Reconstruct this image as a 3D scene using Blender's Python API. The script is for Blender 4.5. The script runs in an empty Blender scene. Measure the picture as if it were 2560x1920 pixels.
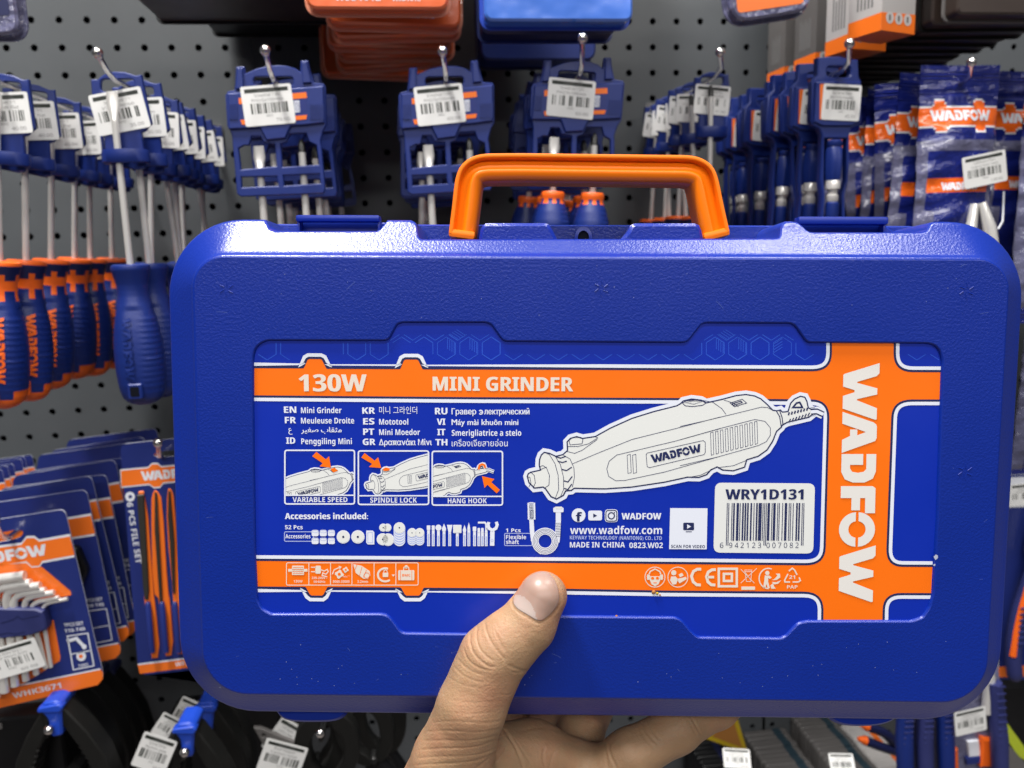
import bpy, bmesh, math, random
import numpy as np
from mathutils import Vector, Matrix
from mathutils.geometry import tessellate_polygon

random.seed(7)
rnd = random.uniform
SC = bpy.context.scene
COL = SC.collection
R_ = math.radians

# ------------------------------------------------------------------ camera
F = 2000.0                                   # focal length in photo pixels (photo is 2560 x 1920)
RC = np.array([[0.99323575, 0.02745493, -0.11282272],      # rows: camera right, down, forward in (board x, board down, board depth)
               [-0.0458688, 0.98539074, -0.16401569],
               [0.10667143, 0.16808129, 0.97998464]])
CAM = Vector((0.0, -0.8577, 1.5))


def bw(v):                                   # board axes (x, down, depth) to world (x, y, z)
    return Vector((v[0], v[2], -v[1]))


AX, AY, AZ = bw(RC[0]), bw(RC[1]), bw(RC[2])   # camera right, down, forward in the world


def ray(px, py):
    return AX * ((px - 1280) / F) + AY * ((py - 960) / F) + AZ


def at(px, py, d):                           # the point seen at a pixel, d metres in front of the board (the board is y = 0)
    r = ray(px, py)
    return CAM + r * ((-d - CAM.y) / r.y)


def camp(px, py, z):                         # the point seen at a pixel, z metres along the camera's axis
    return CAM + ray(px, py) * z


cd = bpy.data.cameras.new('camera')
cam = bpy.data.objects.new('camera', cd)
COL.objects.link(cam)
cam.matrix_world = Matrix((( AX.x, -AY.x, -AZ.x, CAM.x), (AX.y, -AY.y, -AZ.y, CAM.y), (AX.z, -AY.z, -AZ.z, CAM.z), (0, 0, 0, 1)))
cd.sensor_width = 36.0
cd.lens = 36.0 * F / 2560.0
cd.clip_start, cd.clip_end = 0.01, 50.0
cd.dof.use_dof = True
cd.dof.focus_distance = 0.302
cd.dof.aperture_fstop = 15.0
SC.camera = cam

# ------------------------------------------------------------------ light: a shop ceiling with rows of white panels
W = bpy.data.worlds.new('World')
SC.world = W
W.use_nodes = True
nt = W.node_tree
bg = nt.nodes['Background']
tc = nt.nodes.new('ShaderNodeTexCoord')
sp = nt.nodes.new('ShaderNodeSeparateXYZ')
mr = nt.nodes.new('ShaderNodeMapRange')
rp = nt.nodes.new('ShaderNodeValToRGB')
nt.links.new(tc.outputs['Generated'], sp.inputs[0])
nt.links.new(sp.outputs['Z'], mr.inputs['Value'])
mr.inputs['From Min'].default_value = -1
nt.links.new(mr.outputs[0], rp.inputs[0])
cr = rp.color_ramp                          # pale shop floor below, dim shelves at eye level, ceiling above
cr.elements[0].color = (0.30, 0.255, 0.24, 1)
cr.elements[1].color = (0.12, 0.13, 0.145, 1)
for pos_, col_ in ((0.12, (0.24, 0.21, 0.20, 1)), (0.25, (0.085, 0.08, 0.08, 1)), (0.46, (0.055, 0.055, 0.06, 1)), (0.62, (0.095, 0.098, 0.105, 1))):
    e_ = cr.elements.new(pos_)
    e_.color = col_
nt.links.new(rp.outputs[0], bg.inputs['Color'])
bg.inputs['Strength'].default_value = 1.0


def panel(name, loc, sx, sy, power, col=(1, 0.97, 0.93), aim=None):
    l = bpy.data.lights.new(name, 'AREA')
    l.shape = 'RECTANGLE'
    l.size, l.size_y, l.energy, l.color = sx, sy, power, col
    o = bpy.data.objects.new(name, l)
    COL.objects.link(o)
    o.location = loc
    if aim is not None:
        o.rotation_euler = (Vector(aim) - Vector(loc)).to_track_quat('-Z', 'Y').to_euler()
    return o


panel('ceiling_light', (-0.42, -0.60, 2.9), 0.20, 0.26, 36)
panel('ceiling_light', (0.62, -0.62, 2.9), 0.30, 0.22, 12)
panel('ceiling_light', (-0.1, -1.35, 2.9), 1.2, 0.25, 17)
panel('ceiling_light', (0.2, -2.9, 2.75), 3.8, 0.35, 70)

vs = SC.view_settings
vs.view_transform, vs.look, vs.exposure, vs.gamma, vs.use_curve_mapping = 'Standard', 'None', 0.22, 1.0, False
SC.render.engine = 'CYCLES'
SC.cycles.use_denoising = True
SC.cycles.max_bounces = 8
SC.cycles.sample_clamp_indirect = 6


# ------------------------------------------------------------------ materials
def srgb(r, g, b):
    f = lambda c: (c / 12.92 if c <= 0.04045 else ((c + 0.055) / 1.055) ** 2.4)
    return (f(r / 255), f(g / 255), f(b / 255))


def mat(name, col, rough=0.45, metal=0.0, spec=0.5, bump=None, var=None, coat=0.0, alpha=1.0, trans=0.0, sss=None):
    m = bpy.data.materials.new(name)
    m.use_nodes = True
    t = m.node_tree
    b = t.nodes['Principled BSDF']
    I = b.inputs
    I['Base Color'].default_value = (*col, 1)
    I['Roughness'].default_value = rough
    I['Metallic'].default_value = metal
    I['Specular IOR Level'].default_value = spec
    I['Coat Weight'].default_value = coat
    I['Coat Roughness'].default_value = 0.08
    I['Alpha'].default_value = alpha
    I['Transmission Weight'].default_value = trans
    if sss:
        I['Subsurface Weight'].default_value = sss[0]
        I['Subsurface Radius'].default_value = sss[1]
        I['Subsurface Scale'].default_value = sss[2]
    tcn = t.nodes.new('ShaderNodeTexCoord')
    if var:                                   # (scale, amount): soft blotches of the same colour, wear, grime, painted glints on the tray film
        n = t.nodes.new('ShaderNodeTexNoise')
        n.inputs['Scale'].default_value = var[0]
        n.inputs['Detail'].default_value = 5
        t.links.new(tcn.outputs['Object'], n.inputs['Vector'])
        mx = t.nodes.new('ShaderNodeMix')
        mx.data_type = 'RGBA'
        a = var[1]
        mx.inputs[6].default_value = (*[c * (1 - a) for c in col], 1)
        mx.inputs[7].default_value = (*[min(1, c * (1 + a)) for c in col], 1)
        t.links.new(n.outputs['Fac'], mx.inputs[0])
        t.links.new(mx.outputs[2], I['Base Color'])
        rr = t.nodes.new('ShaderNodeMapRange')
        rr.inputs['To Min'].default_value = max(0.02, rough - 0.08)
        rr.inputs['To Max'].default_value = rough + 0.1
        t.links.new(n.outputs['Fac'], rr.inputs['Value'])
        t.links.new(rr.outputs[0], I['Roughness'])
    if bump:                                  # [(scale, strength, distance)]
        prev = None
        for sc_, st, di in bump:
            n = t.nodes.new('ShaderNodeTexNoise')
            n.inputs['Scale'].default_value = sc_
            n.inputs['Detail'].default_value = 2
            t.links.new(tcn.outputs['Object'], n.inputs['Vector'])
            bn = t.nodes.new('ShaderNodeBump')
            bn.inputs['Strength'].default_value = st
            bn.inputs['Distance'].default_value = di
            t.links.new(n.outputs['Fac'], bn.inputs['Height'])
            if prev:
                t.links.new(prev.outputs[0], bn.inputs['Normal'])
            prev = bn
        t.links.new(prev.outputs[0], I['Normal'])
    return m


M = {}
CASEB = (0.0010, 0.0205, 0.262)
M['case'] = mat('case_plastic', CASEB, 0.29, bump=[(1050, 0.26, 0.0005), (2200, 0.12, 0.0003)], var=(14, 0.10))
for _n, _v in (('Coat Weight', 0.12), ('Coat Roughness', 0.55)):
    M['case'].node_tree.nodes['Principled BSDF'].inputs[_n].default_value = _v
M['case_smooth'] = mat('case_plastic_smooth', CASEB, 0.36, bump=[(300, 0.08, 0.0005)], var=(20, 0.1))
M['handle'] = mat('orange_plastic', (1.0, 0.205, 0.002), 0.36, spec=0.32, bump=[(240, 0.06, 0.0005)])
M['lab_blue'] = mat('label_blue', (0.001, 0.0235, 0.40), 0.34, bump=[(900, 0.05, 0.0003)], var=(18, 0.05))
M['lab_orange'] = mat('label_orange', (1.0, 0.175, 0.003), 0.34, var=(30, 0.03))
M['lab_white'] = mat('label_white', (0.78, 0.82, 0.93), 0.35)
M['lab_cream'] = mat('label_cream', (0.80, 0.71, 0.62), 0.38)
M['lab_off'] = mat('label_offwhite', (0.78, 0.80, 0.79), 0.38)
M['lab_logo'] = mat('label_logo_white', (0.79, 0.77, 0.74), 0.38)
M['lab_navy'] = mat('label_navy', (0.016, 0.024, 0.10), 0.36)
M['lab_hex'] = mat('label_hex_sheen', (0.030, 0.095, 0.60), 0.2)
M['lab_pale'] = mat('label_paleblue', (0.42, 0.50, 0.82), 0.36)
M['scuff'] = mat('scuff', (0.10, 0.15, 0.42), 0.5)
M['dust'] = mat('dust', (0.45, 0.48, 0.6), 0.7)
M['dark'] = mat('hole_shade', (0.004, 0.005, 0.01), 0.8, spec=0.1)  # near-black stands in for the shade inside holes
M['crumb'] = mat('crumb', (0.30, 0.12, 0.02), 0.7)

M['board'] = mat('pegboard_paint', (0.076, 0.083, 0.090), 0.36, bump=[(60, 0.05, 0.002)], var=(9, 0.25))
M['blue'] = mat('blue_plastic', (0.0035, 0.018, 0.15), 0.42, var=(30, 0.12), bump=[(500, 0.1, 0.0004)])
M['navy'] = mat('navy_plastic', (0.010, 0.014, 0.07), 0.40, var=(30, 0.1))
M['orange'] = mat('orange_rubber', (0.80, 0.12, 0.008), 0.42, var=(40, 0.08))
M['steel'] = mat('chrome_steel', (0.80, 0.78, 0.75), 0.22, metal=0.5)
M['steel_dark'] = mat('black_oxide_steel', (0.05, 0.05, 0.05), 0.35, metal=0.8)
M['wire'] = mat('hook_wire', (0.72, 0.70, 0.68), 0.16, metal=1.0, var=(80, 0.1))
M['paper'] = mat('sticker_paper', (0.70, 0.70, 0.69), 0.6, var=(40, 0.03))
M['ink'] = mat('sticker_ink', (0.015, 0.02, 0.015), 0.6)
M['inkgrey'] = mat('sticker_greyink', (0.16, 0.16, 0.16), 0.6)
M['pwhite'] = mat('print_white', (0.66, 0.68, 0.74), 0.4)
M['cardblue'] = mat('card_blue', (0.013, 0.024, 0.15), 0.30, coat=0.3, var=(25, 0.1))
M['cardorange'] = mat('card_orange', (0.80, 0.16, 0.015), 0.30, coat=0.3, var=(25, 0.06))
M['foilblue'] = mat('pouch_blue', (0.009, 0.016, 0.15), 0.14, coat=0.6, bump=[(55, 0.6, 0.006), (200, 0.35, 0.002), (480, .4, .001)], var=(30, 0.2))
M['foilorange'] = mat('pouch_orange', (0.82, 0.13, 0.012), 0.16, coat=0.6, bump=[(55, 0.5, 0.006), (300, .35, .0015)], var=(30, 0.1))
M['foilwhite'] = mat('pouch_white', (0.70, 0.70, 0.72), 0.16, coat=0.6, bump=[(55, 0.5, 0.006)])
M['foilclear'] = mat('pouch_clear', (0.13, 0.13, 0.22), 0.10, coat=0.8, bump=[(60, 0.7, 0.006), (180, 0.4, 0.003)], var=(40, 0.35))
M['clear'] = mat('clear_blister', (0.9, 0.92, 0.95), 0.06, trans=0.9, alpha=0.28, bump=[(70, 0.3, 0.003)])
M['black'] = mat('black_paint', (0.006, 0.006, 0.0055), 0.5, spec=0.3, bump=[(300, 0.1, 0.0005)], var=(40, 0.3))
M['blackplastic'] = mat('black_plastic', (0.006, 0.006, 0.007), 0.34, spec=0.35, var=(40, 0.2))
M['brown'] = mat('dark_brown_pack', (0.035, 0.024, 0.020), 0.35, var=(30, 0.3))
M['capblue'] = mat('bright_blue_vinyl', (0.010, 0.055, 0.45), 0.38, var=(60, 0.1))
M['salmon'] = mat('orange_card_glossy', (0.72, 0.13, 0.035), 0.22, coat=0.5, bump=[(40, 0.15, 0.004)], var=(16, 0.15))
M['salmonedge'] = mat('orange_card_lip', (0.80, 0.30, 0.18), 0.15, coat=0.8, bump=[(60, 0.3, 0.004)])
M['tray_sheen'] = mat('blue_tray_sheen', (0.06, 0.17, 0.62), 0.16, coat=0.8, bump=[(30, 0.35, 0.004)], var=(30, 0.35))  # paler blue and blotches imitate highlights on the shiny film
M['boxwhite'] = mat('box_white_card', (0.48, 0.46, 0.45), 0.5, var=(20, 0.05))
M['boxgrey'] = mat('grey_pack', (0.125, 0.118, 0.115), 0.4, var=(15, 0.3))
M['yellow'] = mat('yellow_card', (0.42, 0.29, 0.008), 0.4, var=(30, 0.12))
M['lime'] = mat('lime_card', (0.42, 0.50, 0.03), 0.4, var=(30, 0.12))
M['teal'] = mat('teal_print', (0.022, 0.045, 0.062), 0.45, var=(25, 0.2))
M['filesteel'] = mat('file_steel', (0.045, 0.042, 0.036), 0.5, metal=0.5, bump=[(900, 0.4, 0.0005)])
M['grip'] = mat('blue_grip', (0.020, 0.026, 0.12), 0.5, bump=[(400, 0.2, 0.0006)], var=(40, 0.15))


# ------------------------------------------------------------------ mesh helpers (all in millimetres, local: x right, y away from the viewer, z up)
def normals2(P, closed=True):
    n = len(P)
    out = []
    for i in range(n):
        a = P[(i - 1) % n] if closed or i > 0 else None
        b = P[i]
        c = P[(i + 1) % n] if closed or i < n - 1 else None
        e = []
        for p, q in ((a, b), (b, c)):
            if p is None or q is None:
                continue
            dx, dy = q[0] - p[0], q[1] - p[1]
            l = math.hypot(dx, dy)
            if l > 1e-9:
                e.append((-dy / l, dx / l))
        if not e:
            out.append((0, 0))
            continue
        mx, my = sum(k[0] for k in e), sum(k[1] for k in e)
        l = math.hypot(mx, my)
        if l < 1e-6:
            out.append(e[0])
            continue
        mx, my = mx / l, my / l
        s = 1.0 / max(0.45, mx * e[0][0] + my * e[0][1])
        out.append((mx * s, my * s))
    return out


def offset(P, d, closed=True):               # moves a polyline to its left by d
    return [(p[0] + n[0] * d, p[1] + n[1] * d) for p, n in zip(P, normals2(P, closed))]


def area2(P):
    return 0.5 * sum(P[i - 1][0] * P[i][1] - P[i][0] * P[i - 1][1] for i in range(len(P)))


def inset(P, d):                             # towards the inside whatever the winding
    return offset(P, d if area2(P) > 0 else -d)


def chaikin(P, n=2, closed=True):
    for _ in range(n):
        Q = []
        for i in range(len(P) if closed else len(P) - 1):
            a, b = P[i], P[(i + 1) % len(P)]
            Q += [(a[0] * .75 + b[0] * .25, a[1] * .75 + b[1] * .25), (a[0] * .25 + b[0] * .75, a[1] * .25 + b[1] * .75)]
        P = Q if closed else [P[0]] + Q + [P[-1]]
    return P


def fillet(P, r, n=5):                       # rounds every corner of a closed polygon
    out = []
    N = len(P)
    for i in range(N):
        a, b, c = Vector(P[i - 1]), Vector(P[i]), Vector(P[(i + 1) % N])
        u, v = (a - b), (c - b)
        lu, lv = u.length, v.length
        if lu < 1e-6 or lv < 1e-6:
            continue
        k = min(r, lu * 0.45, lv * 0.45)
        p, q = b + u / lu * k, b + v / lv * k
        for j in range(n + 1):
            t = j / n
            w = p * (1 - t) ** 2 + b * 2 * t * (1 - t) + q * t * t
            out.append((w.x, w.y))
    return out


def rrect(x0, z0, x1, z1, r, n=5):
    return fillet([(x0, z0), (x1, z0), (x1, z1), (x0, z1)], r, n)


def circle(cx, cy, r, n=20, r2=None, a0=0.0, a1=2 * math.pi):
    full = abs(a1 - a0 - 2 * math.pi) < 1e-6
    m = n if full else n + 1
    return [(cx + r * math.cos(a0 + (a1 - a0) * i / n), cy + (r2 or r) * math.sin(a0 + (a1 - a0) * i / n)) for i in range(m)]


def tess(loops):
    L = [[Vector((p[0], p[1], 0)) for p in l] for l in loops]
    return tessellate_polygon(L)


_TXT = {}


def sans(s, bold=True):                      # plain letters to the sans-serif mathematical alphabet that Blender's own fonts carry
    A, a, z = (0x1D5D4, 0x1D5EE, 0x1D7EC) if bold else (0x1D5A0, 0x1D5BA, 0x1D7E2)
    return ''.join(chr(A + ord(c) - 65) if 'A' <= c <= 'Z' else chr(a + ord(c) - 97) if 'a' <= c <= 'z' else chr(z + ord(c) - 48) if '0' <= c <= '9' else c for c in s)



def text_geo(s, bold=0.0, res=2):
    k = (s, bold, res)
    if k not in _TXT:
        c = bpy.data.curves.new('t', 'FONT')
        c.body, c.offset, c.resolution_u = s, bold, res
        o = bpy.data.objects.new('t', c)
        COL.objects.link(o)
        bpy.context.view_layer.update()
        me = o.to_mesh()
        V = [(v.co.x, v.co.y) for v in me.vertices]
        Fc = [tuple(p.vertices) for p in me.polygons]
        o.to_mesh_clear()
        bpy.data.objects.remove(o)
        bpy.data.curves.remove(c)
        _TXT[k] = (V, Fc)
    return _TXT[k]


def cap_h(bold, ref='H'):
    V, _ = text_geo(ref, bold)
    return max(v[1] for v in V)


class MB:
    def __init__(s):
        s.v, s.f, s.mi, s.mats = [], [], [], []

    def mid(s, m):
        if m not in s.mats:
            s.mats.append(m)
        return s.mats.index(m)

    def add(s, V, Fc, m):
        b = len(s.v)
        s.v += [tuple(v) for v in V]
        k = s.mid(m)
        for f in Fc:
            s.f.append(tuple(i + b for i in f))
            s.mi.append(k)

    def box(s, c, d, m, rot=None, bev=0.0):
        bm = bmesh.new()
        bmesh.ops.create_cube(bm, size=1)
        for v in bm.verts:
            v.co = Vector((v.co.x * d[0], v.co.y * d[1], v.co.z * d[2]))
        if bev:
            bmesh.ops.bevel(bm, geom=bm.edges[:], offset=bev, segments=2, affect='EDGES', profile=0.6)
        Rm = Matrix.Identity(3) if rot is None else rot
        bm.verts.index_update()
        s.add([Rm @ v.co + Vector(c) for v in bm.verts], [[v.index for v in f.verts] for f in bm.faces], m)
        bm.free()

    def prism(s, P, y0, y1, m, holes=(), bev=0.0, mside=None):
        """a plate with outline P in (x, z), front at y0, back at y1"""
        if area2(P) < 0:
            P = P[::-1]
        loops = [P] + [h if area2(h) < 0 else h[::-1] for h in holes]
        front = [[p for p in l] for l in loops]
        rings = []
        if bev:
            front = [offset(l, bev) for l in loops]
            rings.append((front, y0))
            rings.append((loops, y0 + bev))
        else:
            rings.append((front, y0))
        rings.append((loops, y1))
        flat = [p for l in front for p in l]
        T = tess(front)
        s.add([(p[0], y0, p[1]) for p in flat], T, m)
        flatb = [p for l in loops for p in l]
        s.add([(p[0], y1, p[1]) for p in flatb], T, mside or m)
        for (A, ya), (B, yb) in zip(rings[:-1], rings[1:]):
            for la, lb in zip(A, B):
                n = len(la)
                V = [(p[0], ya, p[1]) for p in la] + [(p[0], yb, p[1]) for p in lb]
                s.add(V, [(i, (i + 1) % n, n + (i + 1) % n, n + i) for i in range(n)], mside or m)

    def sheet(s, P, y, m, holes=()):
        loops = [P] + list(holes)
        flat = [p for l in loops for p in l]
        s.add([(p[0], y, p[1]) for p in flat], tess(loops), m)

    def stroke(s, P, w, y, m, closed=False):
        A, B = offset(P, w / 2, closed), offset(P, -w / 2, closed)
        n = len(P)
        V = [(p[0], y, p[1]) for p in A] + [(p[0], y, p[1]) for p in B]
        s.add(V, [(i, (i + 1) % n, n + (i + 1) % n, n + i) for i in range(n if closed else n - 1)], m)

    def text(s, t, x0, z0, x1, h, y, m, bold=0.0, ang=0.0, res=2):
        """text whose ink starts at x0 and ends at x1 along the baseline at z0, capital height h, turned by ang about (x0, z0)"""
        ref = 'H'
        if all(ord(c) < 128 for c in t):
            t = sans(t, bold > 0)
            ref = sans('H')
        bold = 0.0
        V, Fc = text_geo(t, bold, res)
        if not V:
            return
        a, b = min(v[0] for v in V), max(v[0] for v in V)
        sx = (x1 - x0) / (b - a) if x1 is not None else h / cap_h(bold, ref)
        sz = h / cap_h(bold, ref)
        ca, sa = math.cos(ang), math.sin(ang)
        out = []
        for v in V:
            p, q = (v[0] - a) * sx, v[1] * sz
            out.append((x0 + p * ca - q * sa, y, z0 + p * sa + q * ca))
        s.add(out, Fc, m)

    def heavy(s, t, x0, z0, x1, h, y, m, ang=0.0, k=.028, res=2):
        for i, e in enumerate((0, -1, 1)):
            s.text(t, x0 + e * k * h * math.cos(ang), z0 + e * k * h * math.sin(ang), x1 + e * k * h * math.cos(ang), h, y - .006 * i, m, .03, ang, res)

    def tube(s, P, r, m, n=10, cap=True):
        P = [Vector(p) for p in P]
        rr = r if isinstance(r, (list, tuple)) else [r] * len(P)
        V, Fc = [], []
        up = None
        for i, p in enumerate(P):
            t = (P[min(i + 1, len(P) - 1)] - P[max(i - 1, 0)]).normalized()
            if up is None:
                up = t.orthogonal().normalized()
            up = (up - t * up.dot(t)).normalized()
            w = t.cross(up)
            for j in range(n):
                a = 2 * math.pi * j / n
                V.append(p + (up * math.cos(a) + w * math.sin(a)) * rr[i])
        for i in range(len(P) - 1):
            for j in range(n):
                k = (j + 1) % n
                Fc.append((i * n + j, i * n + k, (i + 1) * n + k, (i + 1) * n + j))
        if cap:
            Fc.append(tuple(range(n))[::-1])
            Fc.append(tuple((len(P) - 1) * n + j for j in range(n)))
        s.add(V, Fc, m)

    def lathe(s, prof, m, n=20, c=(0, 0, 0), rfun=None, mfun=None, flat=1.0):
        """prof: (radius, z) from top to bottom round a vertical axis"""
        b = len(s.v)
        for r, z in prof:
            for j in range(n):
                a = 2 * math.pi * j / n
                q = r + (rfun(z, a) if rfun and r > 0.01 else 0)
                s.v.append((c[0] + q * math.cos(a), c[1] + q * flat * math.sin(a), c[2] + z))
        for i in range(len(prof) - 1):
            for j in range(n):
                k = (j + 1) % n
                s.f.append((b + i * n + j, b + i * n + k, b + (i + 1) * n + k, b + (i + 1) * n + j))
                mm = mfun(0.5 * (prof[i][1] + prof[i + 1][1]), 2 * math.pi * (j + .5) / n) if mfun else m
                s.mi.append(s.mid(mm))

    def ball(s, c, r, m, n=12):
        k = n // 2 + 1
        s.lathe([(max(0.001, r * math.sin(math.pi * i / k)), r * math.cos(math.pi * i / k)) for i in range(k + 1)], m, n, c)

    def build(s, name, parent=None, smooth=35, xf=None):
        me = bpy.data.meshes.new(name)
        V = [Vector(v) for v in s.v]
        if xf is not None:
            V = [xf @ v for v in V]
        me.from_pydata([v * 0.001 for v in V], [], s.f)
        for m in s.mats:
            me.materials.append(m)
        me.polygons.foreach_set('material_index', s.mi)
        me.update()
        if smooth:
            me.polygons.foreach_set('use_smooth', [True] * len(me.polygons))
            me.set_sharp_from_angle(angle=R_(smooth))
        o = bpy.data.objects.new(name, me)
        COL.objects.link(o)
        if parent is not None:
            o.parent = parent
        return o


def tag(o, label=None, cat=None, group=None, kind=None):
    for k, v in (('label', label), ('category', cat), ('group', group), ('kind', kind)):
        if v:
            o[k] = v
    return o


def thing(name, label, cat, loc, rot=(0, 0, 0), group=None):
    o = bpy.data.objects.new(name, None)
    o.empty_display_size = 0.01
    COL.objects.link(o)
    o.location, o.rotation_euler = loc, rot
    return tag(o, label, cat, group)


def children(o):
    return [c for c in SC.objects if c.parent == o]


_KIDS = {}


def copy_tree(o, parent=None):
    c = o.copy()
    COL.objects.link(c)
    if parent is not None:
        c.parent = parent
    for ch in _KIDS.setdefault(o.name, children(o)):
        copy_tree(ch, c)
    return c


ORD = ['front', 'second', 'third', 'fourth', 'fifth', 'sixth', 'seventh', 'eighth', 'ninth', 'tenth', 'eleventh', 'twelfth', 'thirteenth', 'fourteenth', 'fifteenth', 'sixteenth', 'seventeenth', 'eighteenth', 'nineteenth', 'twentieth',
       'twenty first', 'twenty second', 'twenty third', 'twenty fourth', 'twenty fifth']


def nth(i):
    return 'frontmost' if i == 0 else ORD[i] + ' from the front'


# ------------------------------------------------------------------ the maker's logo, drawn as letter outlines (unit: capital height about 1)
LOGO_W = [(0, 1), (.3, .03), (.33, 0), (.65, 0), (.75, .32), (.81, .32), (.91, 0), (1.26, 0), (1.57, .9), (1.56, .95), (1.25, .95), (1.03, .39), (1.0, .39), (.87, .95), (.70, .95), (.55, .39), (.52, .39), (.36, .93), (.28, 1)]
LOGO = [LOGO_W,
        [(1.35, 0), (1.64, .86), (1.70, .94), (1.76, .96), (2.08, .96), (2.16, .92), (2.49, 0), (2.13, 0), (2.02, .22), (1.84, .22), (1.84, .42), (2.0, .42), (1.91, .66), (1.68, 0)],
        [(2.52, 0), (2.52, .6), (2.82, .6), (2.82, .24), (2.92, .24), (3.01, .3), (3.04, .46), (3.01, .62), (2.94, .69), (2.52, .69), (2.52, .96), (3.0, .96), (3.2, .88), (3.31, .65), (3.31, .32), (3.22, .1), (3.02, 0)],
        [(3.41, 0), (3.41, .88), (3.47, .96), (4.16, .96), (4.16, .68), (3.74, .68), (3.74, .54), (4.08, .54), (4.08, .30), (3.74, .30), (3.74, 0)],
        [(4.13, .51)] + circle(4.61, .48, .48, 14, .49, math.pi - .05, .05) + [(4.84, .51)] + circle(4.61, .48, .23, 10, .23, .12, math.pi - .12) + [(4.38, .51)],
        [(4.13, .43)] + circle(4.61, .46, .48, 14, .49, math.pi + .05, 2 * math.pi - .05) + [(4.84, .43)] + circle(4.61, .46, .23, 10, .23, 2 * math.pi - .12, math.pi + .12) + [(4.38, .43)],
        [(x + 5.05, z) for x, z in LOGO_W]]
LOGO_LEN = 6.62


def logo(mb, x0, z0, h, y, m, ang=0.0, length=None, sub=None):
    ca, sa = math.cos(ang), math.sin(ang)
    sx = (length / LOGO_LEN) if length else h
    for L in LOGO:
        P = []
        for s, t in L:
            p, q = s * sx, t * h
            P.append((x0 + p * ca - q * sa, z0 + p * sa + q * ca))
        if sub:
            P = sub(P)
            if len(P) < 3:
                continue
        mb.sheet(P, y, m)

# ------------------------------------------------------------------ the tool case (measured off the photo on planes parallel to its face)
xc = Vector((0.99988, 0.006, -0.0143)).normalized()
yc = Vector((-0.006, 0.996, 0.085))
yc = (yc - xc * yc.dot(xc)).normalized()
zc = xc.cross(yc)
OC = Vector(((1495 - 1280) / F, (1190 - 960) / F, 1.0)) * 0.300


def C(px, py, w=0.0):                        # photo pixel to case millimetres (u right, v up) on the plane w mm behind the face
    d = Vector(((px - 1280) / F, (py - 960) / F, 1.0))
    t = (OC.dot(zc) + w * 0.001) / d.dot(zc)
    p = d * t - OC
    return (p.dot(xc) * 1000, -p.dot(yc) * 1000)


def CL(L, w=0.0):
    return [C(p[0], p[1], w) for p in L]


def camdir(v):
    return AX * v.x + AY * v.y + AZ * v.z


cX, cY, cZ = camdir(xc), camdir(zc), -camdir(yc)
cO = CAM + camdir(OC)
case = thing('tool_case', 'big blue plastic tool case with an orange handle, held up in the hand', 'tool case', (0, 0, 0))
case.matrix_world = Matrix(((cX.x, cY.x, cZ.x, cO.x), (cX.y, cY.y, cZ.y, cO.y), (cX.z, cY.z, cZ.z, cO.z), (0, 0, 0, 1)))

# face quad and rim quad, squared up
q = CL([(493, 646), (2514.7, 650), (2468, 1753), (507, 1732)])
FL, FR, FT, FB = (q[0][0] + q[3][0]) / 2, (q[1][0] + q[2][0]) / 2, (q[0][1] + q[1][1]) / 2, (q[2][1] + q[3][1]) / 2
WR = 13.0
q = CL([(420, 553), (2560, 556), (2497, 1789), (455, 1786)], WR)
RL, RR, RT, RB = (q[0][0] + q[3][0]) / 2, (q[1][0] + q[2][0]) / 2, (q[0][1] + q[1][1]) / 2, (q[2][1] + q[3][1]) / 2

# top line of the rim with its three notches, photo pixels -> mm on the rim plane
TOP = [(640, 551), (652, 552), (660, 554), (668, 562), (675, 574), (683, 580), (695, 583), (800, 583), (945, 583), (955, 577), (962, 566), (970, 556), (980, 552.5),
       (1006, 552), (1026, 553), (1035, 558), (1041, 570), (1045, 590), (1049, 600), (1058, 605), (1200, 605), (1500, 604), (1800, 603), (1930, 602), (1940, 600), (1946, 592), (1951, 575), (1957, 563), (1966, 557), (1980, 556),
       (1992, 558), (2001, 566), (2009, 578), (2018, 585), (2030, 586), (2150, 586), (2295, 586), (2308, 583), (2317, 575), (2325, 563), (2334, 558), (2350, 557)]
topuv = CL(TOP, WR)
for i, (u, v) in enumerate(topuv):           # flats sit exactly on the rim line
    if TOP[i][1] < 558:
        topuv[i] = (u, RT)
ru = [p[0] for p in topuv]


def corner(cx, cy, r, a0, n=12):
    return [(cx + r * math.cos(R_(a0 - 90 * i / n)), cy + r * math.sin(R_(a0 - 90 * i / n))) for i in range(n + 1)]


def case_ring(L, R, B, T, rt, rb, topline):
    P = corner(L + rt, T - rt, rt, 180) + topline + corner(R - rt, T - rt, rt, 90)
    P += [(R, T - rt + (B + rb - T + rt) * i / 10) for i in range(1, 10)]
    P += corner(R - rb, B + rb, rb, 0)
    P += [(R - rb + (L - R + 2 * rb) * i / 24, B) for i in range(1, 24)]
    P += corner(L + rb, B + rb, rb, -90)
    P += [(L, B + rb + (T - rt - B - rb) * i / 10) for i in range(1, 10)]
    return P


RTR, RBR = 29.0, 30.0
fu0, fu1 = FL + 12, FR - 12
ru0, ru1 = RL + RTR, RR - RTR
fu = [fu0 + (x - ru0) / (ru1 - ru0) * (fu1 - fu0) for x in ru]
face = case_ring(FL, FR, FB, FT, 11.0, 16.0, [(x, FT) for x in fu])
rim = case_ring(RL, RR, RB, RT, RTR, RBR, topuv)
rimflat = case_ring(RL, RR, RB, RT, RTR, RBR, [(x, RT) for x in ru])

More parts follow.
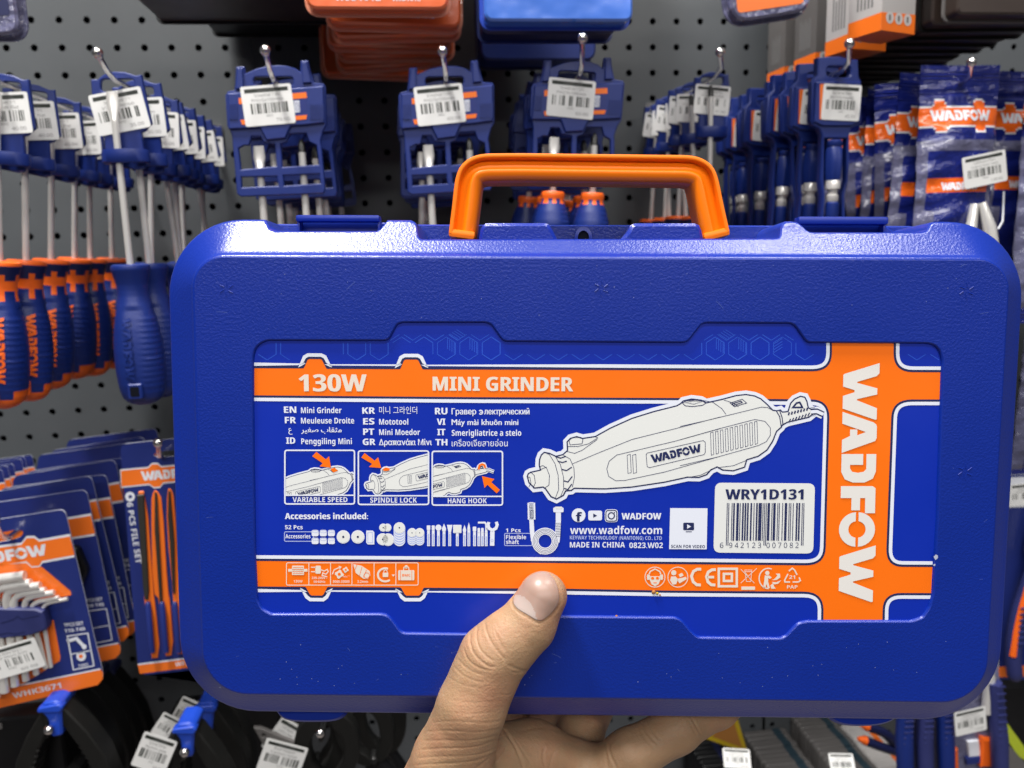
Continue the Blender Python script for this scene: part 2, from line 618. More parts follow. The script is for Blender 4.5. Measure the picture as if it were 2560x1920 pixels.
mb = MB()
N = len(face)
prof = [(0.0, 0.0), (0.035, 0.12), (0.07, 0.5), (0.095, 1.2), (0.115, 2.1), (0.15, 3.0), (0.21, 3.7), (0.4, 6.1), (0.7, 9.7), (0.9, 11.9), (0.965, 12.5), (1.0, 13.0)]
rings = []
for t, w in prof:
    rg = []
    for i in range(N):
        a, b, bf = face[i], rim[i], rimflat[i]
        if b != bf and t > .21:                # a notch: the slope stops early, at the notch floor
            k = (b[1] - a[1]) / (bf[1] - a[1])
            tt = .21 + (t - .21) / .79 * (k - .21)
            rg.append((a[0] * (1 - t) + b[0] * t, float(np.interp(tt, [q_[0] for q_ in prof], [q_[1] for q_ in prof])), a[1] + (bf[1] - a[1]) * tt))
        elif b != bf:
            rg.append((a[0] * (1 - t) + b[0] * t, w, a[1] * (1 - t) + bf[1] * t))
        else:
            rg.append((a[0] * (1 - t) + b[0] * t, w, a[1] * (1 - t) + b[1] * t))
    rings.append(rg)
last = rings[-1]
nr = offset(rim, 0.5 if area2(rim) < 0 else -0.5)
rings.append([(p[0], l[1] + 0.9, p[1]) for p, l in zip(nr, last)])
rings.append([(p[0], 44.0, p[1]) for p in nr])
V = [p for r in rings for p in r]
Fc = [(k * N + i, k * N + (i + 1) % N, (k + 1) * N + (i + 1) % N, (k + 1) * N + i) for k in range(len(rings) - 1) for i in range(N)]
mb.add(V, Fc, M['case'])

# label recess
LABPX = [(628.5, 1000), (628.5, 893), (633, 872), (645, 857), (666, 847), (968, 847.5), (990, 807), (1005, 802), (1215, 802), (1230, 807), (1260, 849.5), (1716, 852.5), (1752, 807), (1765, 803), (1978, 804),
         (1991, 811), (2020, 852.5), (2320, 854), (2340, 859), (2354, 874), (2361, 901), (2356, 1050), (2349, 1275), (2338, 1481), (2328, 1520), (2310, 1547), (2280, 1557),
         (2016, 1557), (1997, 1562), (1967, 1594), (1952, 1600), (1744, 1597.5), (1728, 1585), (1703, 1555), (1689, 1547.6), (1415, 1545), (1283, 1544), (1262, 1549), (1236, 1584), (1222, 1590), (1009, 1587), (997, 1580), (972, 1546), (958, 1539),
         (677, 1539.5), (652, 1526), (639, 1500), (634, 1400), (630, 1150)]
lab0 = CL(LABPX)
lab0 = fillet(lab0, 1.3, 3)
if area2(lab0) > 0:
    lab0 = lab0[::-1]
labr = [(lab0, 0.0)]
for d, w in ((0.25, 0.08), (0.5, 0.35), (0.75, 1.15)):
    labr.append((offset(lab0, -d), w))
n2 = len(lab0)
V = [(p[0], w, p[1]) for L, w in labr for p in L]
mb.add(V, [(k * n2 + i, k * n2 + (i + 1) % n2, (k + 1) * n2 + (i + 1) % n2, (k + 1) * n2 + i) for k in range(3) for i in range(n2)], M['case_smooth'])
flat = face + lab0
mb.add([(p[0], 0.0, p[1]) for p in flat], tess([face, lab0]), M['case'])
# moulding marks on the face: little rays of raised plastic
for px, py in ((566, 722), (1503, 720), (2416, 726), (2412, 1178)):
    u, v = C(px, py)
    for k in range(6):
        a = R_(60 * k + 15)
        r0, r1 = 1.1, 2.8
        mb.tube([(u + r0 * math.cos(a), -0.02, v + r0 * math.sin(a)), (u + r1 * math.cos(a + .25), -0.02, v + r1 * math.sin(a + .25))], 0.16, M['case_smooth'], 6)
rs = random.Random(4)                          # scuffs and dust on the face and the bevels
for k in range(18):
    px, py = (rs.uniform(520, 2480), rs.choice((rs.uniform(665, 790), rs.uniform(1610, 1720)))) if k % 3 else (rs.choice((rs.uniform(510, 610), rs.uniform(2370, 2480))), rs.uniform(700, 1680))
    u, v = C(px, py)
    a, L = rs.uniform(-.9, .9), rs.uniform(.5, 4.2) ** 1.0
    pts = [(u + L * t * math.cos(a) , v + L * t * math.sin(a) + .12 * math.sin(3 * t)) for t in (0, .35, .7, 1)]
    mb.stroke(pts, rs.uniform(.05, .11), -.015, M['scuff'])
for k in range(60):
    u, v = C(rs.uniform(520, 2470), rs.choice((rs.uniform(660, 800), rs.uniform(1600, 1725), rs.uniform(1650, 1725))))
    mb.sheet([(u + rs.uniform(.06, .17) * math.cos(t), v + rs.uniform(.06, .17) * math.sin(t)) for t in (0, 1.3, 2.6, 3.9, 5.2)], -.02, M['dust'])
for px, py, r in ((2340, 1393, 1.0), (2336, 1412, .55)):   # flecks of dried glue at the label's edge
    u, v = C(px, py)
    mb.sheet([(u + r * rs.uniform(.5, 1) * math.cos(t), v + r * rs.uniform(.6, 1.2) * math.sin(t)) for t in (0, .9, 1.8, 2.7, 3.6, 4.5, 5.4)], -.02, M['dust'])
mb.build('front_shell', case, 32)

# back shell: same outline without the notches in front, closed behind
mb = MB()
bk = case_ring(RL, RR, RB, C(1280, 562, 45)[1], RTR, RBR, [(x, C(1280, 562, 45)[1]) for x in ru])
rg = [(inset(bk, .6), 44.2), (bk, 45.0), (bk, 62.0), (inset(bk, 4), 72.0), (inset(bk, 9), 76.0)]
n3 = len(bk)
mb.add([(p[0], w, p[1]) for L, w in rg for p in L], [(k * n3 + i, k * n3 + (i + 1) % n3, (k + 1) * n3 + (i + 1) % n3, (k + 1) * n3 + i) for k in range(4) for i in range(n3)], M['case'])
mb.sheet(rg[0][0], 44.2, M['case'])
mb.sheet(rg[-1][0], 76.0, M['case'])
mb.build('back_shell', case, 32)

# two blocks between which the handle folds, with the screw boss in the middle
for P in ([(1194, 612), (1198, 590), (1201, 572), (1207, 562), (1215, 557), (1364, 557), (1372, 560), (1380, 572), (1392, 595), (1400, 612)],
          [(1540, 612), (1552, 598), (1570, 578), (1578, 562), (1588, 557.5), (1738, 557.5), (1749, 562), (1755, 575), (1758, 590), (1761, 612)]):
    mb = MB()
    mb.prism(CL(P, 22.0), 22.0, 43.8, M['case'], bev=1.3)
    mb.build('handle_mount', case, 32)
mb = MB()
u, v = C(1463, 588, 30)
mb.lathe([(4.6, 0), (4.6, -1), (2.9, -1.4), (2.9, 3), (0.01, 3)], M['case_smooth'], 20)
for i in range(len(mb.v)):
    x, y, z = mb.v[i]
    mb.v[i] = (u + x * .8, 41 + z, v + y)
mb.lathe([(0.01, 0), (2.2, 0), (2.2, -.5)], M['dark'], 14, (u, 40.2, v), flat=0.01)
mb.sheet(circle(u, v, 2.6, 16), 40.4, M['dark'])
mb.build('screw_boss', case, 32)

# latches: a hooked bar with a shadowed slot below it
for x0, x1, yt, yl, yb in ((741, 950, 538, 554, 584), (1994, 2216, 542, 561, 589)):
    mb = MB()
    a, b = C(x0, yt, 26), C(x1, yb, 26)
    zl = C(x0, yl, 26)[1]
    mb.box(((a[0] + b[0]) / 2, 27.5, (a[1] + zl) / 2), (b[0] - a[0], 6.0, a[1] - zl), M['case_smooth'], bev=0.8)
    mb.box(((a[0] + b[0]) / 2, 33, (zl + b[1]) / 2 - .2), (b[0] - a[0] - 1, 4.0, zl - b[1] + 1.6), M['case_smooth'], bev=0.5)
    for x in (a[0] + .6, b[0] - .6):
        mb.box((x, 29.5, (zl + b[1]) / 2), (1.0, 6.0, zl - b[1] + 1), M['case_smooth'], bev=0.3)
    # ramp that carries the latch
    mb.prism([(a[0] - 9, b[1] - 1.0), (a[0] - 7, b[1] + .8), (a[0] + .3, b[1] + 2.2), (b[0] - .3, a[1] - 1.6), (b[0] + 4, a[1] - 2.2), (b[0] + 9, b[1] + 1), (b[0] + 10, b[1] - 1.0)], 35.5, 43.5, M['case_smooth'], bev=.6)
    mb.build('latch', case, 32)

# feet under the case
for P in ([(686, 1776), (690, 1784), (700, 1797), (716, 1805), (742, 1809), (815, 1809), (842, 1805), (858, 1797), (869, 1784), (872, 1776)],
          [(2062, 1784), (2067, 1793), (2084, 1808), (2110, 1817), (2145, 1820), (2185, 1819), (2215, 1814), (2238, 1804), (2250, 1792), (2252, 1784)]):
    mb = MB()
    mb.prism(chaikin(CL(P, 24.0), 1), 24.0, 42.0, M['case_smooth'], bev=1.4)
    mb.build('foot', case, 32)

# handle: one channel section swept round the bail
WH = 31.0
path = CL([(1157, 590), (1166, 520), (1172, 462), (1181, 437), (1206, 424), (1300, 423), (1460, 425), (1620, 427), (1722, 428), (1748, 440), (1757, 464), (1768, 520), (1784, 590)], WH)
ends = [path[0], path[-1]]
mid = fillet(path, 9.0, 5)
i0 = min(range(len(mid)), key=lambda i: (mid[i][0] - ends[0][0]) ** 2 + (mid[i][1] - ends[0][1]) ** 2)
pp = [path[0]]
for k in range(1, len(path) - 1):
    a, b, c = Vector(path[k - 1]), Vector(path[k]), Vector(path[k + 1])
    ku, kv = min(4.0, (a - b).length * .45), min(4.0, (c - b).length * .45)
    p0, p1 = b + (a - b).normalized() * ku, b + (c - b).normalized() * kv
    for j in range(5):
        t = j / 4
        wv = p0 * (1 - t) ** 2 + b * 2 * t * (1 - t) + p1 * t * t
        pp.append((wv.x, wv.y))
pp.append(path[-1])
# (across, depth): + is the outer side of the bail
SEC = [(5.3, 15.0), (5.3, 1.0), (5.0, 0.25), (4.3, 0.0), (3.7, 0.2), (3.4, 0.8), (3.2, 2.9), (2.9, 3.2), (0.2, 1.9), (-0.3, 1.6), (-0.6, 1.2), (-1.0, 0.8), (-1.6, 0.7), (-3.2, 1.0), (-4.5, 2.2), (-5.1, 4.0), (-5.3, 6.0), (-5.3, 15.0)]
nn = normals2(pp, False)
mb = MB()
m = len(SEC)
V = []
for p, n in zip(pp, nn):
    for o, d in SEC:
        V.append((p[0] + n[0] * o, WH - 6 + d, p[1] + n[1] * o))
Fc = [(i * m + j, i * m + (j + 1) % m, (i + 1) * m + (j + 1) % m, (i + 1) * m + j) for i in range(len(pp) - 1) for j in range(m)]
mb.add(V, Fc, M['handle'])
for e, s in ((0, -1), (-1, 1)):               # closed feet of the bail
    p = pp[e]
    T_ = (Vector(pp[1]) - Vector(pp[0])).normalized() if e == 0 else (Vector(pp[-1]) - Vector(pp[-2])).normalized()
    an = math.atan2(T_.y, T_.x) - math.pi / 2
    Rm = Matrix.Rotation(-an, 3, 'Y')
    mb.box((p[0], WH + 1.6, p[1] + 0.2), (10.55, 15.0, 3.4), M['handle'], Rm, bev=1.3)
u, v = C(1778, 566, WH)
mb.box((u, WH - 1.2, v), (2.2, 1.0, 1.6), M['handle'], bev=.4)
mb.build('handle', case, 40)

# ------------------------------------------------------------------ the printed label (one mesh; every colour its own slot)
WL = 1.15
lm = MB()
labin = offset(lab0, -0.7)
lm.sheet(labin, WL, M['lab_blue'])


def P2(L):
    return [C(p[0], p[1], WL) for p in L]


def lay(k):
    return WL - 0.035 * k


c1 = lambda x, y: (600 + .31646 * x, 800 + .31646 * y)
c2 = lambda x, y: (1200 + .27125 * x, 800 + .27125 * y)
c3 = lambda x, y: (1700 + .31646 * x, 800 + .31646 * y)
c4 = lambda x, y: (600 + .31646 * x, 1220 + .31646 * y)
c5 = lambda x, y: (1200 + .27125 * x, 1220 + .27125 * y)
c6 = lambda x, y: (1660 + .31646 * x, 1190 + .31646 * y)


def clip(P, r):                               # polygon against a rectangle, photo pixels
    x0, y0, x1, y1 = r
    for ax, lim, sgn in ((0, x0, 1), (0, x1, -1), (1, y0, 1), (1, y1, -1)):
        out = []
        for i in range(len(P)):
            a, b = P[i - 1], P[i]
            ia, ib = (a[ax] - lim) * sgn >= 0, (b[ax] - lim) * sgn >= 0
            if ia != ib:
                t = (lim - a[ax]) / (b[ax] - a[ax])
                out.append((a[0] + (b[0] - a[0]) * t, a[1] + (b[1] - a[1]) * t))
            if ib:
                out.append(b)
        P = out
        if len(P) < 3:
            return []
    return P


def fillp(P, m, k, r=None, xf=None):
    if xf:
        P = [xf(p) for p in P]
    if r:
        P = clip(P, r)
    if len(P) >= 3:
        lm.sheet(P2(P), lay(k), m)


def strokep(P, w, m, k, closed=False, r=None, xf=None, sc=1.0):
    if xf:
        P = [xf(p) for p in P]
    A, B = offset(P, w * sc / 2, closed), offset(P, -w * sc / 2, closed)
    n = len(P)
    for i in range(n if closed else n - 1):
        j = (i + 1) % n
        Q = [A[i], A[j], B[j], B[i]]
        if r:
            Q = clip(Q, r)
        if len(Q) >= 3:
            V = P2(Q)
            lm.add([(p[0], lay(k), p[1]) for p in V], [tuple(range(len(Q)))], m)


def txt(s, cf, x0, x1, base, cap, m, bold=0.0, k=5, xbase=None, res=2):
    """text in photo pixels: crop function cf, ink from x0 to x1, baseline and capital top"""
    a, b = cf(x0, base), cf(x1, xbase if xbase is not None else base)
    p, q = C(a[0], a[1], WL), C(b[0], b[1], WL)
    t = C(*cf(x0, cap), WL)
    h = math.hypot(t[0] - p[0], t[1] - p[1])
    if bold >= .035 or (bold >= .02 and ord(s[0]) > 127) or 'khu' in s:
        lm.heavy(s, p[0], p[1], p[0] + math.hypot(q[0] - p[0], q[1] - p[1]), h, lay(k), m, math.atan2(q[1] - p[1], q[0] - p[0]), res=res)
        return
    lm.text(s, p[0], p[1], p[0] + math.hypot(q[0] - p[0], q[1] - p[1]), h, lay(k), m, bold, math.atan2(q[1] - p[1], q[0] - p[0]), res)


def arc(p0, pc, p1, n=8):                     # rounded inner corner between two straight edges
    return [(p0[0] * (1 - t) ** 2 * 1 + pc[0] * 2 * t * (1 - t) + p1[0] * t * t, p0[1] * (1 - t) ** 2 + pc[1] * 2 * t * (1 - t) + p1[1] * t * t) for t in [i / n for i in range(n + 1)]]


W_, O_, NV, CR, OF = M['lab_white'], M['lab_orange'], M['lab_navy'], M['lab_cream'], M['lab_off']
# orange bands: six boundary lines in photo pixels, left to right or top to bottom
B1 = [(633, 920.3), (757, 920.8), (760, 919.5), (769, 899.5), (773, 897.3), (801, 897.5), (805, 899.5), (816, 921), (819, 922), (998, 922.8), (1001, 921.5), (1010, 900.8), (1014, 898.7), (1042, 898.7), (1046, 901), (1056, 922), (1060, 923.3), (1500, 924.8)] + arc((2030, 928), (2079.5, 928), (2079.6, 882)) + [(2079.7, 854.5)]
B4 = [(2234.2, 854.5)] + arc((2234, 884), (2234, 930), (2282, 930.2)) + [(2352.5, 930.4)]
B5 = [(2350, 998.7)] + arc((2280, 998.7), (2230, 998.7), (2228, 1044)) + arc((2216, 1372), (2215, 1416.5), (2256, 1416.8)) + [(2331, 1417.2)]
B6 = [(2327.7, 1482.7)] + arc((2254, 1482.4), (2208, 1482), (2206.5, 1524)) + [(2205.9, 1556)]
B3 = [(640, 1466.2), (762, 1467), (765, 1468.5), (774, 1485), (779, 1488.8), (805, 1489), (809, 1486), (818, 1468.5), (821, 1467.3), (1000, 1468.4), (1003, 1470), (1012, 1486), (1016, 1489), (1047, 1489), (1051, 1486), (1059, 1470), (1062, 1469), (1430, 1472), (1660, 1476.2)] + arc((2010, 1479), (2058, 1479.5), (2058.4, 1524)) + [(2058, 1556)]
B2 = [(633.2, 988.3), (1200, 993), (1702, 995)] + arc((2028, 998.5), (2073.5, 998.7), (2073, 1044)) + arc((2064, 1368), (2062.8, 1413.2), (2014, 1413)) + [(1800, 1411), (1200, 1405.8), (640, 1402)]
fillp(B1 + B4 + B5 + B6 + B3[::-1] + B2[::-1], O_, 1)
for P, s in ((B1, -1), (B4, -1), (B5, -1), (B6, -1), (B3, 1), (B2, 1)):
    strokep(offset(P, 3.0 * s, False), 6.2, NV, 2)
    strokep(offset(P, 9.9 * s, False), 8.6, W_, 3)

# headline
txt('130W', c1, 470, 1000, 563, 430, CR, 0.035, res=4)
p0, p1 = c1(1525, 557), c2(855, 657)
idt = lambda x, y: (x, y)
txt('MINI GRINDER', idt, p0[0], p1[0], p0[1], p0[1] - 34.6, CR, 0.04, xbase=p1[1], res=4)
# languages
BD = 0.03
for s, x0, x1, b, t in (('EN', 350, 445, 733, 683), ('FR', 357, 443, 815, 765), ('ID', 367, 437, 977, 927), ('KR', 968, 1067, 740, 690), ('ES', 975, 1062, 825, 775), ('PT', 975, 1060, 907, 857), ('GR', 972, 1070, 987, 937),
                        ('RU', 1542, 1638, 745, 693), ('VI', 1557, 1622, 828, 778), ('IT', 1560, 1622, 910, 860), ('TH', 1545, 1638, 990, 940)):
    txt(s, c1, x0, x1, b, t, W_, 0.045)
for s, x0, x1, b, t in (('Mini Grinder', 483, 803, 735, 690), ('Meuleuse Droite', 483, 903, 817, 772), ('Penggiling Mini', 485, 885, 980, 935), ('\ubbf8\ub2c8 \uadf8\ub77c\uc778\ub354', 1100, 1400, 736, 692),
                        ('Mototool', 1100, 1330, 826, 781), ('Mini Moedor', 1100, 1422, 908, 863), ('\u0394\u03c1\u03b1\u03c0\u03b1\u03bd\u03ac\u03ba\u03b9 \u039c\u03af\u03bd\u03b9', 1100, 1515, 988, 943),
                        ('\u0413\u0440\u0430\u0432\u0435\u0440', 1673, 1865, 745, 700), ('\u043b\u0435\u043a\u0442\u0440\u0438\u0447\u0435\u0441\u043a\u0438\u0439', 1930, 2286, 745, 700), ('M\u00e1y m\u00e0i khu\u00f4n mini', 1673, 2198, 829, 784), ('Smerigliatrice a stelo', 1673, 2222, 914, 868),
                        ('\u0e40\u0e04\u0e23\u0e37\u0e48\u0e2d\u0e07\u0e40\u0e08\u0e35\u0e22\u0e2a\u0e32\u0e22\u0e2d\u0e48\u0e2d\u0e19', 1673, 2115, 997, 950)):
    txt(s, c1, x0, x1, b, t, W_, 0.022 if ord(s[0]) < 0xe00 else 0.012)
strokep([c1(1902 + 15 * math.cos(t_), 728 + 16 * math.sin(t_)) for t_ in [-2.5 + .5 * i for i in range(11)]], 2.6, W_, 5)   # the letter e of the Russian line
strokep([c1(1896, 728), c1(1917, 728)], 2.2, W_, 5.2)
txt('\ufeae\ufef4\ufed0\ufebb \ufe8f\ufe8e\ufed8\ufe9c\ufee3', c1, 485, 803, 886, 846, W_, 0.03)
txt('\ufec9', c1, 385, 415, 882, 842, W_, 0.03)

# the grinder drawing: outline, body, detail lines (photo pixels; reused small in the three boxes)
G = [c2(*p) for p in ((430, 1440), (440, 1412), (465, 1397), (550, 1378), (540, 1340), (543, 1285), (560, 1240), (590, 1213), (640, 1222), (700, 1250), (760, 1235), (800, 1200), (797, 1120), (830, 1085), (890, 1068), (945, 1085), (1060, 1068), (1200, 990), (1400, 900), (1600, 838), (1810, 785), (1845, 765), (1870, 740), (1950, 722), (2040, 733), (2085, 757))]
G += [c3(*p) for p in ((330, 622), (440, 592), (520, 583), (590, 595), (640, 618), (690, 662), (735, 708), (765, 712), (793, 705), (810, 722), (848, 718), (868, 655), (900, 620), (950, 597), (988, 605), (1006, 640), (1017, 690), (1040, 702), (1046, 750), (1020, 772), (850, 812), (812, 832), (800, 852), (766, 882), (735, 960), (690, 1030), (620, 1080), (530, 1108), (513, 1166), (420, 1196), (335, 1190), (292, 1166), (245, 1188), (212, 1226), (150, 1248), (60, 1246))]
G += [c2(*p) for p in ((1700, 1500), (1400, 1545), (1150, 1562), (870, 1556), (845, 1575), (793, 1580), (772, 1620), (705, 1656), (650, 1632), (600, 1560), (580, 1545), (500, 1555), (445, 1500))]
if area2(G) < 0:
    G = G[::-1]
Gin, Gout = offset(G, 3.4), offset(G, -8.5)


def grinder(xf=None, r=None, sc=1.0, k0=3, full=True):
    cable = [c3(*p) for p in ((1030, 725), (1080, 722), (1130, 745), (1175, 760))]
    if full:
        cable = cable[:3]
    strokep(cable, 24, W_, k0 + 1, r=r, xf=xf, sc=sc)
    fillp(Gout, W_, k0 + 1, r, xf)
    fillp(G, NV, k0 + 2, r, xf)
    fillp(Gin, OF, k0 + 3, r, xf)
    strokep(cable, 15, NV, k0 + 2, r=r, xf=xf, sc=sc)
    strokep(cable, 8, W_, k0 + 3, r=r, xf=xf, sc=sc)
    D = lambda pts, cf, w=1.5, cl=False: strokep([cf(*p) for p in pts], w if sc == 1 else w * 1.3, NV, k0 + 4, cl, r, xf, sc)
    D([(850, 1325), (1100, 1220), (1400, 1100), (1800, 1000), (2212, 893)], c2)
    D([(0, 840), (200, 795), (470, 730), (640, 688), (690, 690), (730, 712)], c3)
    D([(2212, 1000), (1800, 1115), (1400, 1210), (1260, 1243), (1190, 1300), (1168, 1370), (1185, 1440), (1250, 1480), (1330, 1478), (1700, 1400), (2212, 1255)], c2)
    D([(0, 945), (300, 860), (590, 785), (670, 800), (712, 850), (712, 910), (680, 960), (620, 990), (300, 1080), (0, 1150)], c3)
    D([(1530, 1240), (1540, 1225), (2055, 1110), (2075, 1125), (2075, 1220), (2062, 1240), (1560, 1360), (1540, 1350)], c2, 1.5, True)
    for x in (1355, 1405):
        D([(x, 1245), (x + 30, 1237), (x + 38, 1405), (x + 8, 1412)], c2, 1.3, True)
    for i in range(10):
        x = 240 + 38.5 * i
        y = 890 - 9.6 * i
        D([(x, y), (x + 20, y - 5), (x + 26, y + 170), (x + 6, y + 178)], c3, 1.3, True)
    D([(1865, 765), (1900, 745), (1980, 735), (2050, 745), (2080, 765), (2050, 785), (1960, 797), (1890, 790)], c2, 2, True)
    D([(1890, 762), (1960, 745), (2050, 750), (1970, 775)], c2, 1.5, True)
    D([(130, 625), (260, 650), (330, 700), (362, 745)], c3)
    D([(345, 632), (420, 655), (460, 685)], c3)
    D([(395, 655), (490, 625), (525, 655), (428, 684)], c3, 1.8, True)
    D([(410, 662), (480, 640), (490, 652), (420, 674)], c3, 2.5, True)
    D([(820, 1110), (850, 1082), (930, 1080), (948, 1100), (940, 1140), (830, 1150)], c2, 1.6, True)
    D([(800, 1165), (900, 1165), (1000, 1140), (1085, 1085), (1060, 1072)], c2)
    D([(800, 1210), (870, 1228), (940, 1200), (1080, 1100)], c2)
    D([(600, 1220), (640, 1240), (690, 1320), (720, 1430), (725, 1560), (690, 1650)], c2)
    D([(690, 1250), (740, 1330), (770, 1450), (770, 1560), (740, 1630)], c2)
    D([(760, 1240), (830, 1280), (865, 1360), (870, 1450), (850, 1540)], c2)
    for a, b in (((700, 1260), (790, 1255)), ((715, 1300), (800, 1300)), ((750, 1375), (845, 1355)), ((770, 1480), (850, 1440)), ((775, 1550), (845, 1510))):
        D([a, ((a[0] + b[0]) / 2, a[1] + 12), b], c2, 3.0)
    D([(465, 1400), (500, 1430), (510, 1500), (490, 1548)], c2)
    D([(430, 1440), (460, 1450), (470, 1500), (450, 1540)], c2)
    D([(550, 1380), (610, 1355), (640, 1430), (635, 1520), (600, 1545)], c2)
    D([(555, 1350), (580, 1340), (610, 1360)], c2)
    D([(760, 720), (785, 760), (800, 850)], c3, 2.4)
    D([(785, 712), (805, 770), (812, 830)], c3, 2.4)
    D([(890, 690), (920, 655), (945, 650), (965, 690)], c3, 4.5, True)
    if sc == 1:
        for i in range(7):
            D([(855 + 24 * i, 752 - 6 * i), (862 + 24 * i, 728 - 6 * i)], c3, 4)
            D([(858 + 25 * i, 808 - 8 * i), (872 + 25 * i, 780 - 8 * i)], c3, 3)
        D([(300, 1165), (420, 1150), (530, 1105)], c3)
        D([(80, 1240), (160, 1225), (235, 1190)], c3)
    a, b = c2(1585, 1318), c2(2045, 1212)
    p, q_ = (a, b) if not xf else (xf(a), xf(b))
    an = math.atan2(q_[1] - p[1], q_[0] - p[0])
    ln = math.hypot(q_[0] - p[0], q_[1] - p[1])
    h = 78 * .27125 * sc
    for Lp in LOGO:
        P = []
        for s, t in Lp:
            x, y = s / LOGO_LEN * ln, -t * h
            P.append((p[0] + x * math.cos(an) - y * math.sin(an), p[1] + x * math.sin(an) + y * math.cos(an)))
        fillp(P, NV, k0 + 5, r)


grinder()

# three small boxes
for x0, y0, x1, y1, cap, tx0, tx1, s, src, dst, rd in (
        (350, 1022, 912, 1458, 'VARIABLE SPEED', 417, 850, .42, (1735.7, 1006), c1(600, 1187), None),
        (930, 1027, 1497, 1462, 'SPINDLE LOCK', 1030, 1398, .423, (1440, 1101), c1(1155, 1180), None),
        (1513, 1030, 2080, 1467, 'HANG HOOK', 1642, 1950, .40, (1735.7, 1006), c1(1580, 1155), None)):
    a, b = c1(x0, y0), c1(x1, y1)
    strokep(fillet([(a[0] + 2, a[1] + 2), (b[0] - 2, a[1] + 2), (b[0] - 2, b[1] - 2), (a[0] + 2, b[1] - 2)], 6), 3.6, W_, 9, True)
    dv = c1(x0, y1 - 75)[1]
    xf = (lambda s, src, dst: (lambda p: (dst[0] + (p[0] - src[0]) * s, dst[1] + (p[1] - src[1]) * s)))(s, src, dst)
    grinder(xf, (a[0] + 4, a[1] + 4, b[0] - 4, dv), s, 3, False)
    strokep([(a[0] + 2, dv), (b[0] - 2, dv)], 3.2, W_, 9)
    txt(cap, c1, tx0, tx1, y1 - 20, y1 - 60, W_, 0.03)
for P in ([(572, 1075), (605, 1040), (680, 1100), (705, 1075), (720, 1165), (630, 1155), (655, 1130)], [(960, 1085), (985, 1050), (1065, 1110), (1092, 1083), (1117, 1168), (1020, 1160), (1045, 1135)],
          [(1912, 1232), (2010, 1255), (1985, 1280), (2053, 1340), (2028, 1368), (1955, 1300), (1932, 1325)], [(715, 1175), (750, 1165), (775, 1190), (738, 1203)], [(1130, 1175), (1150, 1163), (1185, 1170), (1182, 1186), (1150, 1192), (1132, 1188)]):
    fillp([c1(*p) for p in P], O_, 9)
strokep([c1(*p) for p in ((1885, 1180), (1892, 1148), (1912, 1138), (1932, 1146), (1938, 1168))], 5, O_, 9)

# accessories
txt('Accessories included:', c1, 357, 1012, 1572, 1525, W_, 0.035)
txt('52 Pcs', c4, 357, 497, 325, 293, W_, 0.03)
txt('Accessories', c4, 360, 558, 397, 364, W_, 0.02)


def rect(cf, x0, y0, x1, y1):
    a, b = cf(x0, y0), cf(x1, y1)
    return [(a[0], a[1]), (b[0], a[1]), (b[0], b[1]), (a[0], b[1])]


strokep(fillet(rect(c4, 352, 345, 580, 420), 4), 2, M['lab_pale'], 4, True)
for i in range(3):
    for j in range(2):
        fillp(fillet(rect(c4, 567 + 64 * i, 330 + 62 * j, 622 + 64 * i, 380 + 62 * j), 5), W_, 5)
        strokep(fillet(rect(c4, 573 + 64 * i, 334 + 62 * j, 617 + 64 * i, 350 + 62 * j), 4), .8, M['lab_pale'], 6, True)


def disc(cf, x, y, r, m, k, r2=None):
    a = cf(x, y)
    s = cf(x + r, y)[0] - a[0]
    fillp(circle(a[0], a[1], s, 22, s * (r2 or r) / r), m, k)


for x in (817, 932):
    disc(c4, x, 385, 53, W_, 5)
    disc(c4, x, 385, 46, OF, 6)
    disc(c4, x, 385, 9, NV, 7)
fillp([c4(*p) for p in ((998, 335), (1050, 335), (1062, 350), (1062, 445), (1010, 445), (998, 430))], W_, 5)
strokep([c4(*p) for p in ((1010, 348), (1048, 348), (1048, 430), (1010, 430))], 1.2, M['lab_pale'], 6, True)
for x, y, r in ((1165, 312, 32), (1132, 312, 32), (1170, 407, 50), (1128, 404, 48)):
    disc(c4, x, y, r, W_, 5)
    disc(c4, x, y, r - 5, OF, 6)
disc(c4, 1132, 312, 5, NV, 7)
disc(c4, 1128, 404, 6, NV, 7)
for i in range(10, -1, -1):
    disc(c4, 1260, 315 + i * 9.8, 46, M['lab_pale'] if i % 2 else W_, 5 + (10 - i) * .12)
disc(c4, 1260, 312, 42, OF, 7)
disc(c4, 1260, 312, 6, NV, 8)
for x in (1420, 1360):
    for i in range(8, -1, -1):
        disc(c4, x, 352 + i * 8, 37, M['lab_pale'] if i % 2 else W_, 5 + (8 - i) * .12)
    disc(c4, x, 352, 33, OF, 7)
    disc(c4, x, 352, 4, NV, 8)
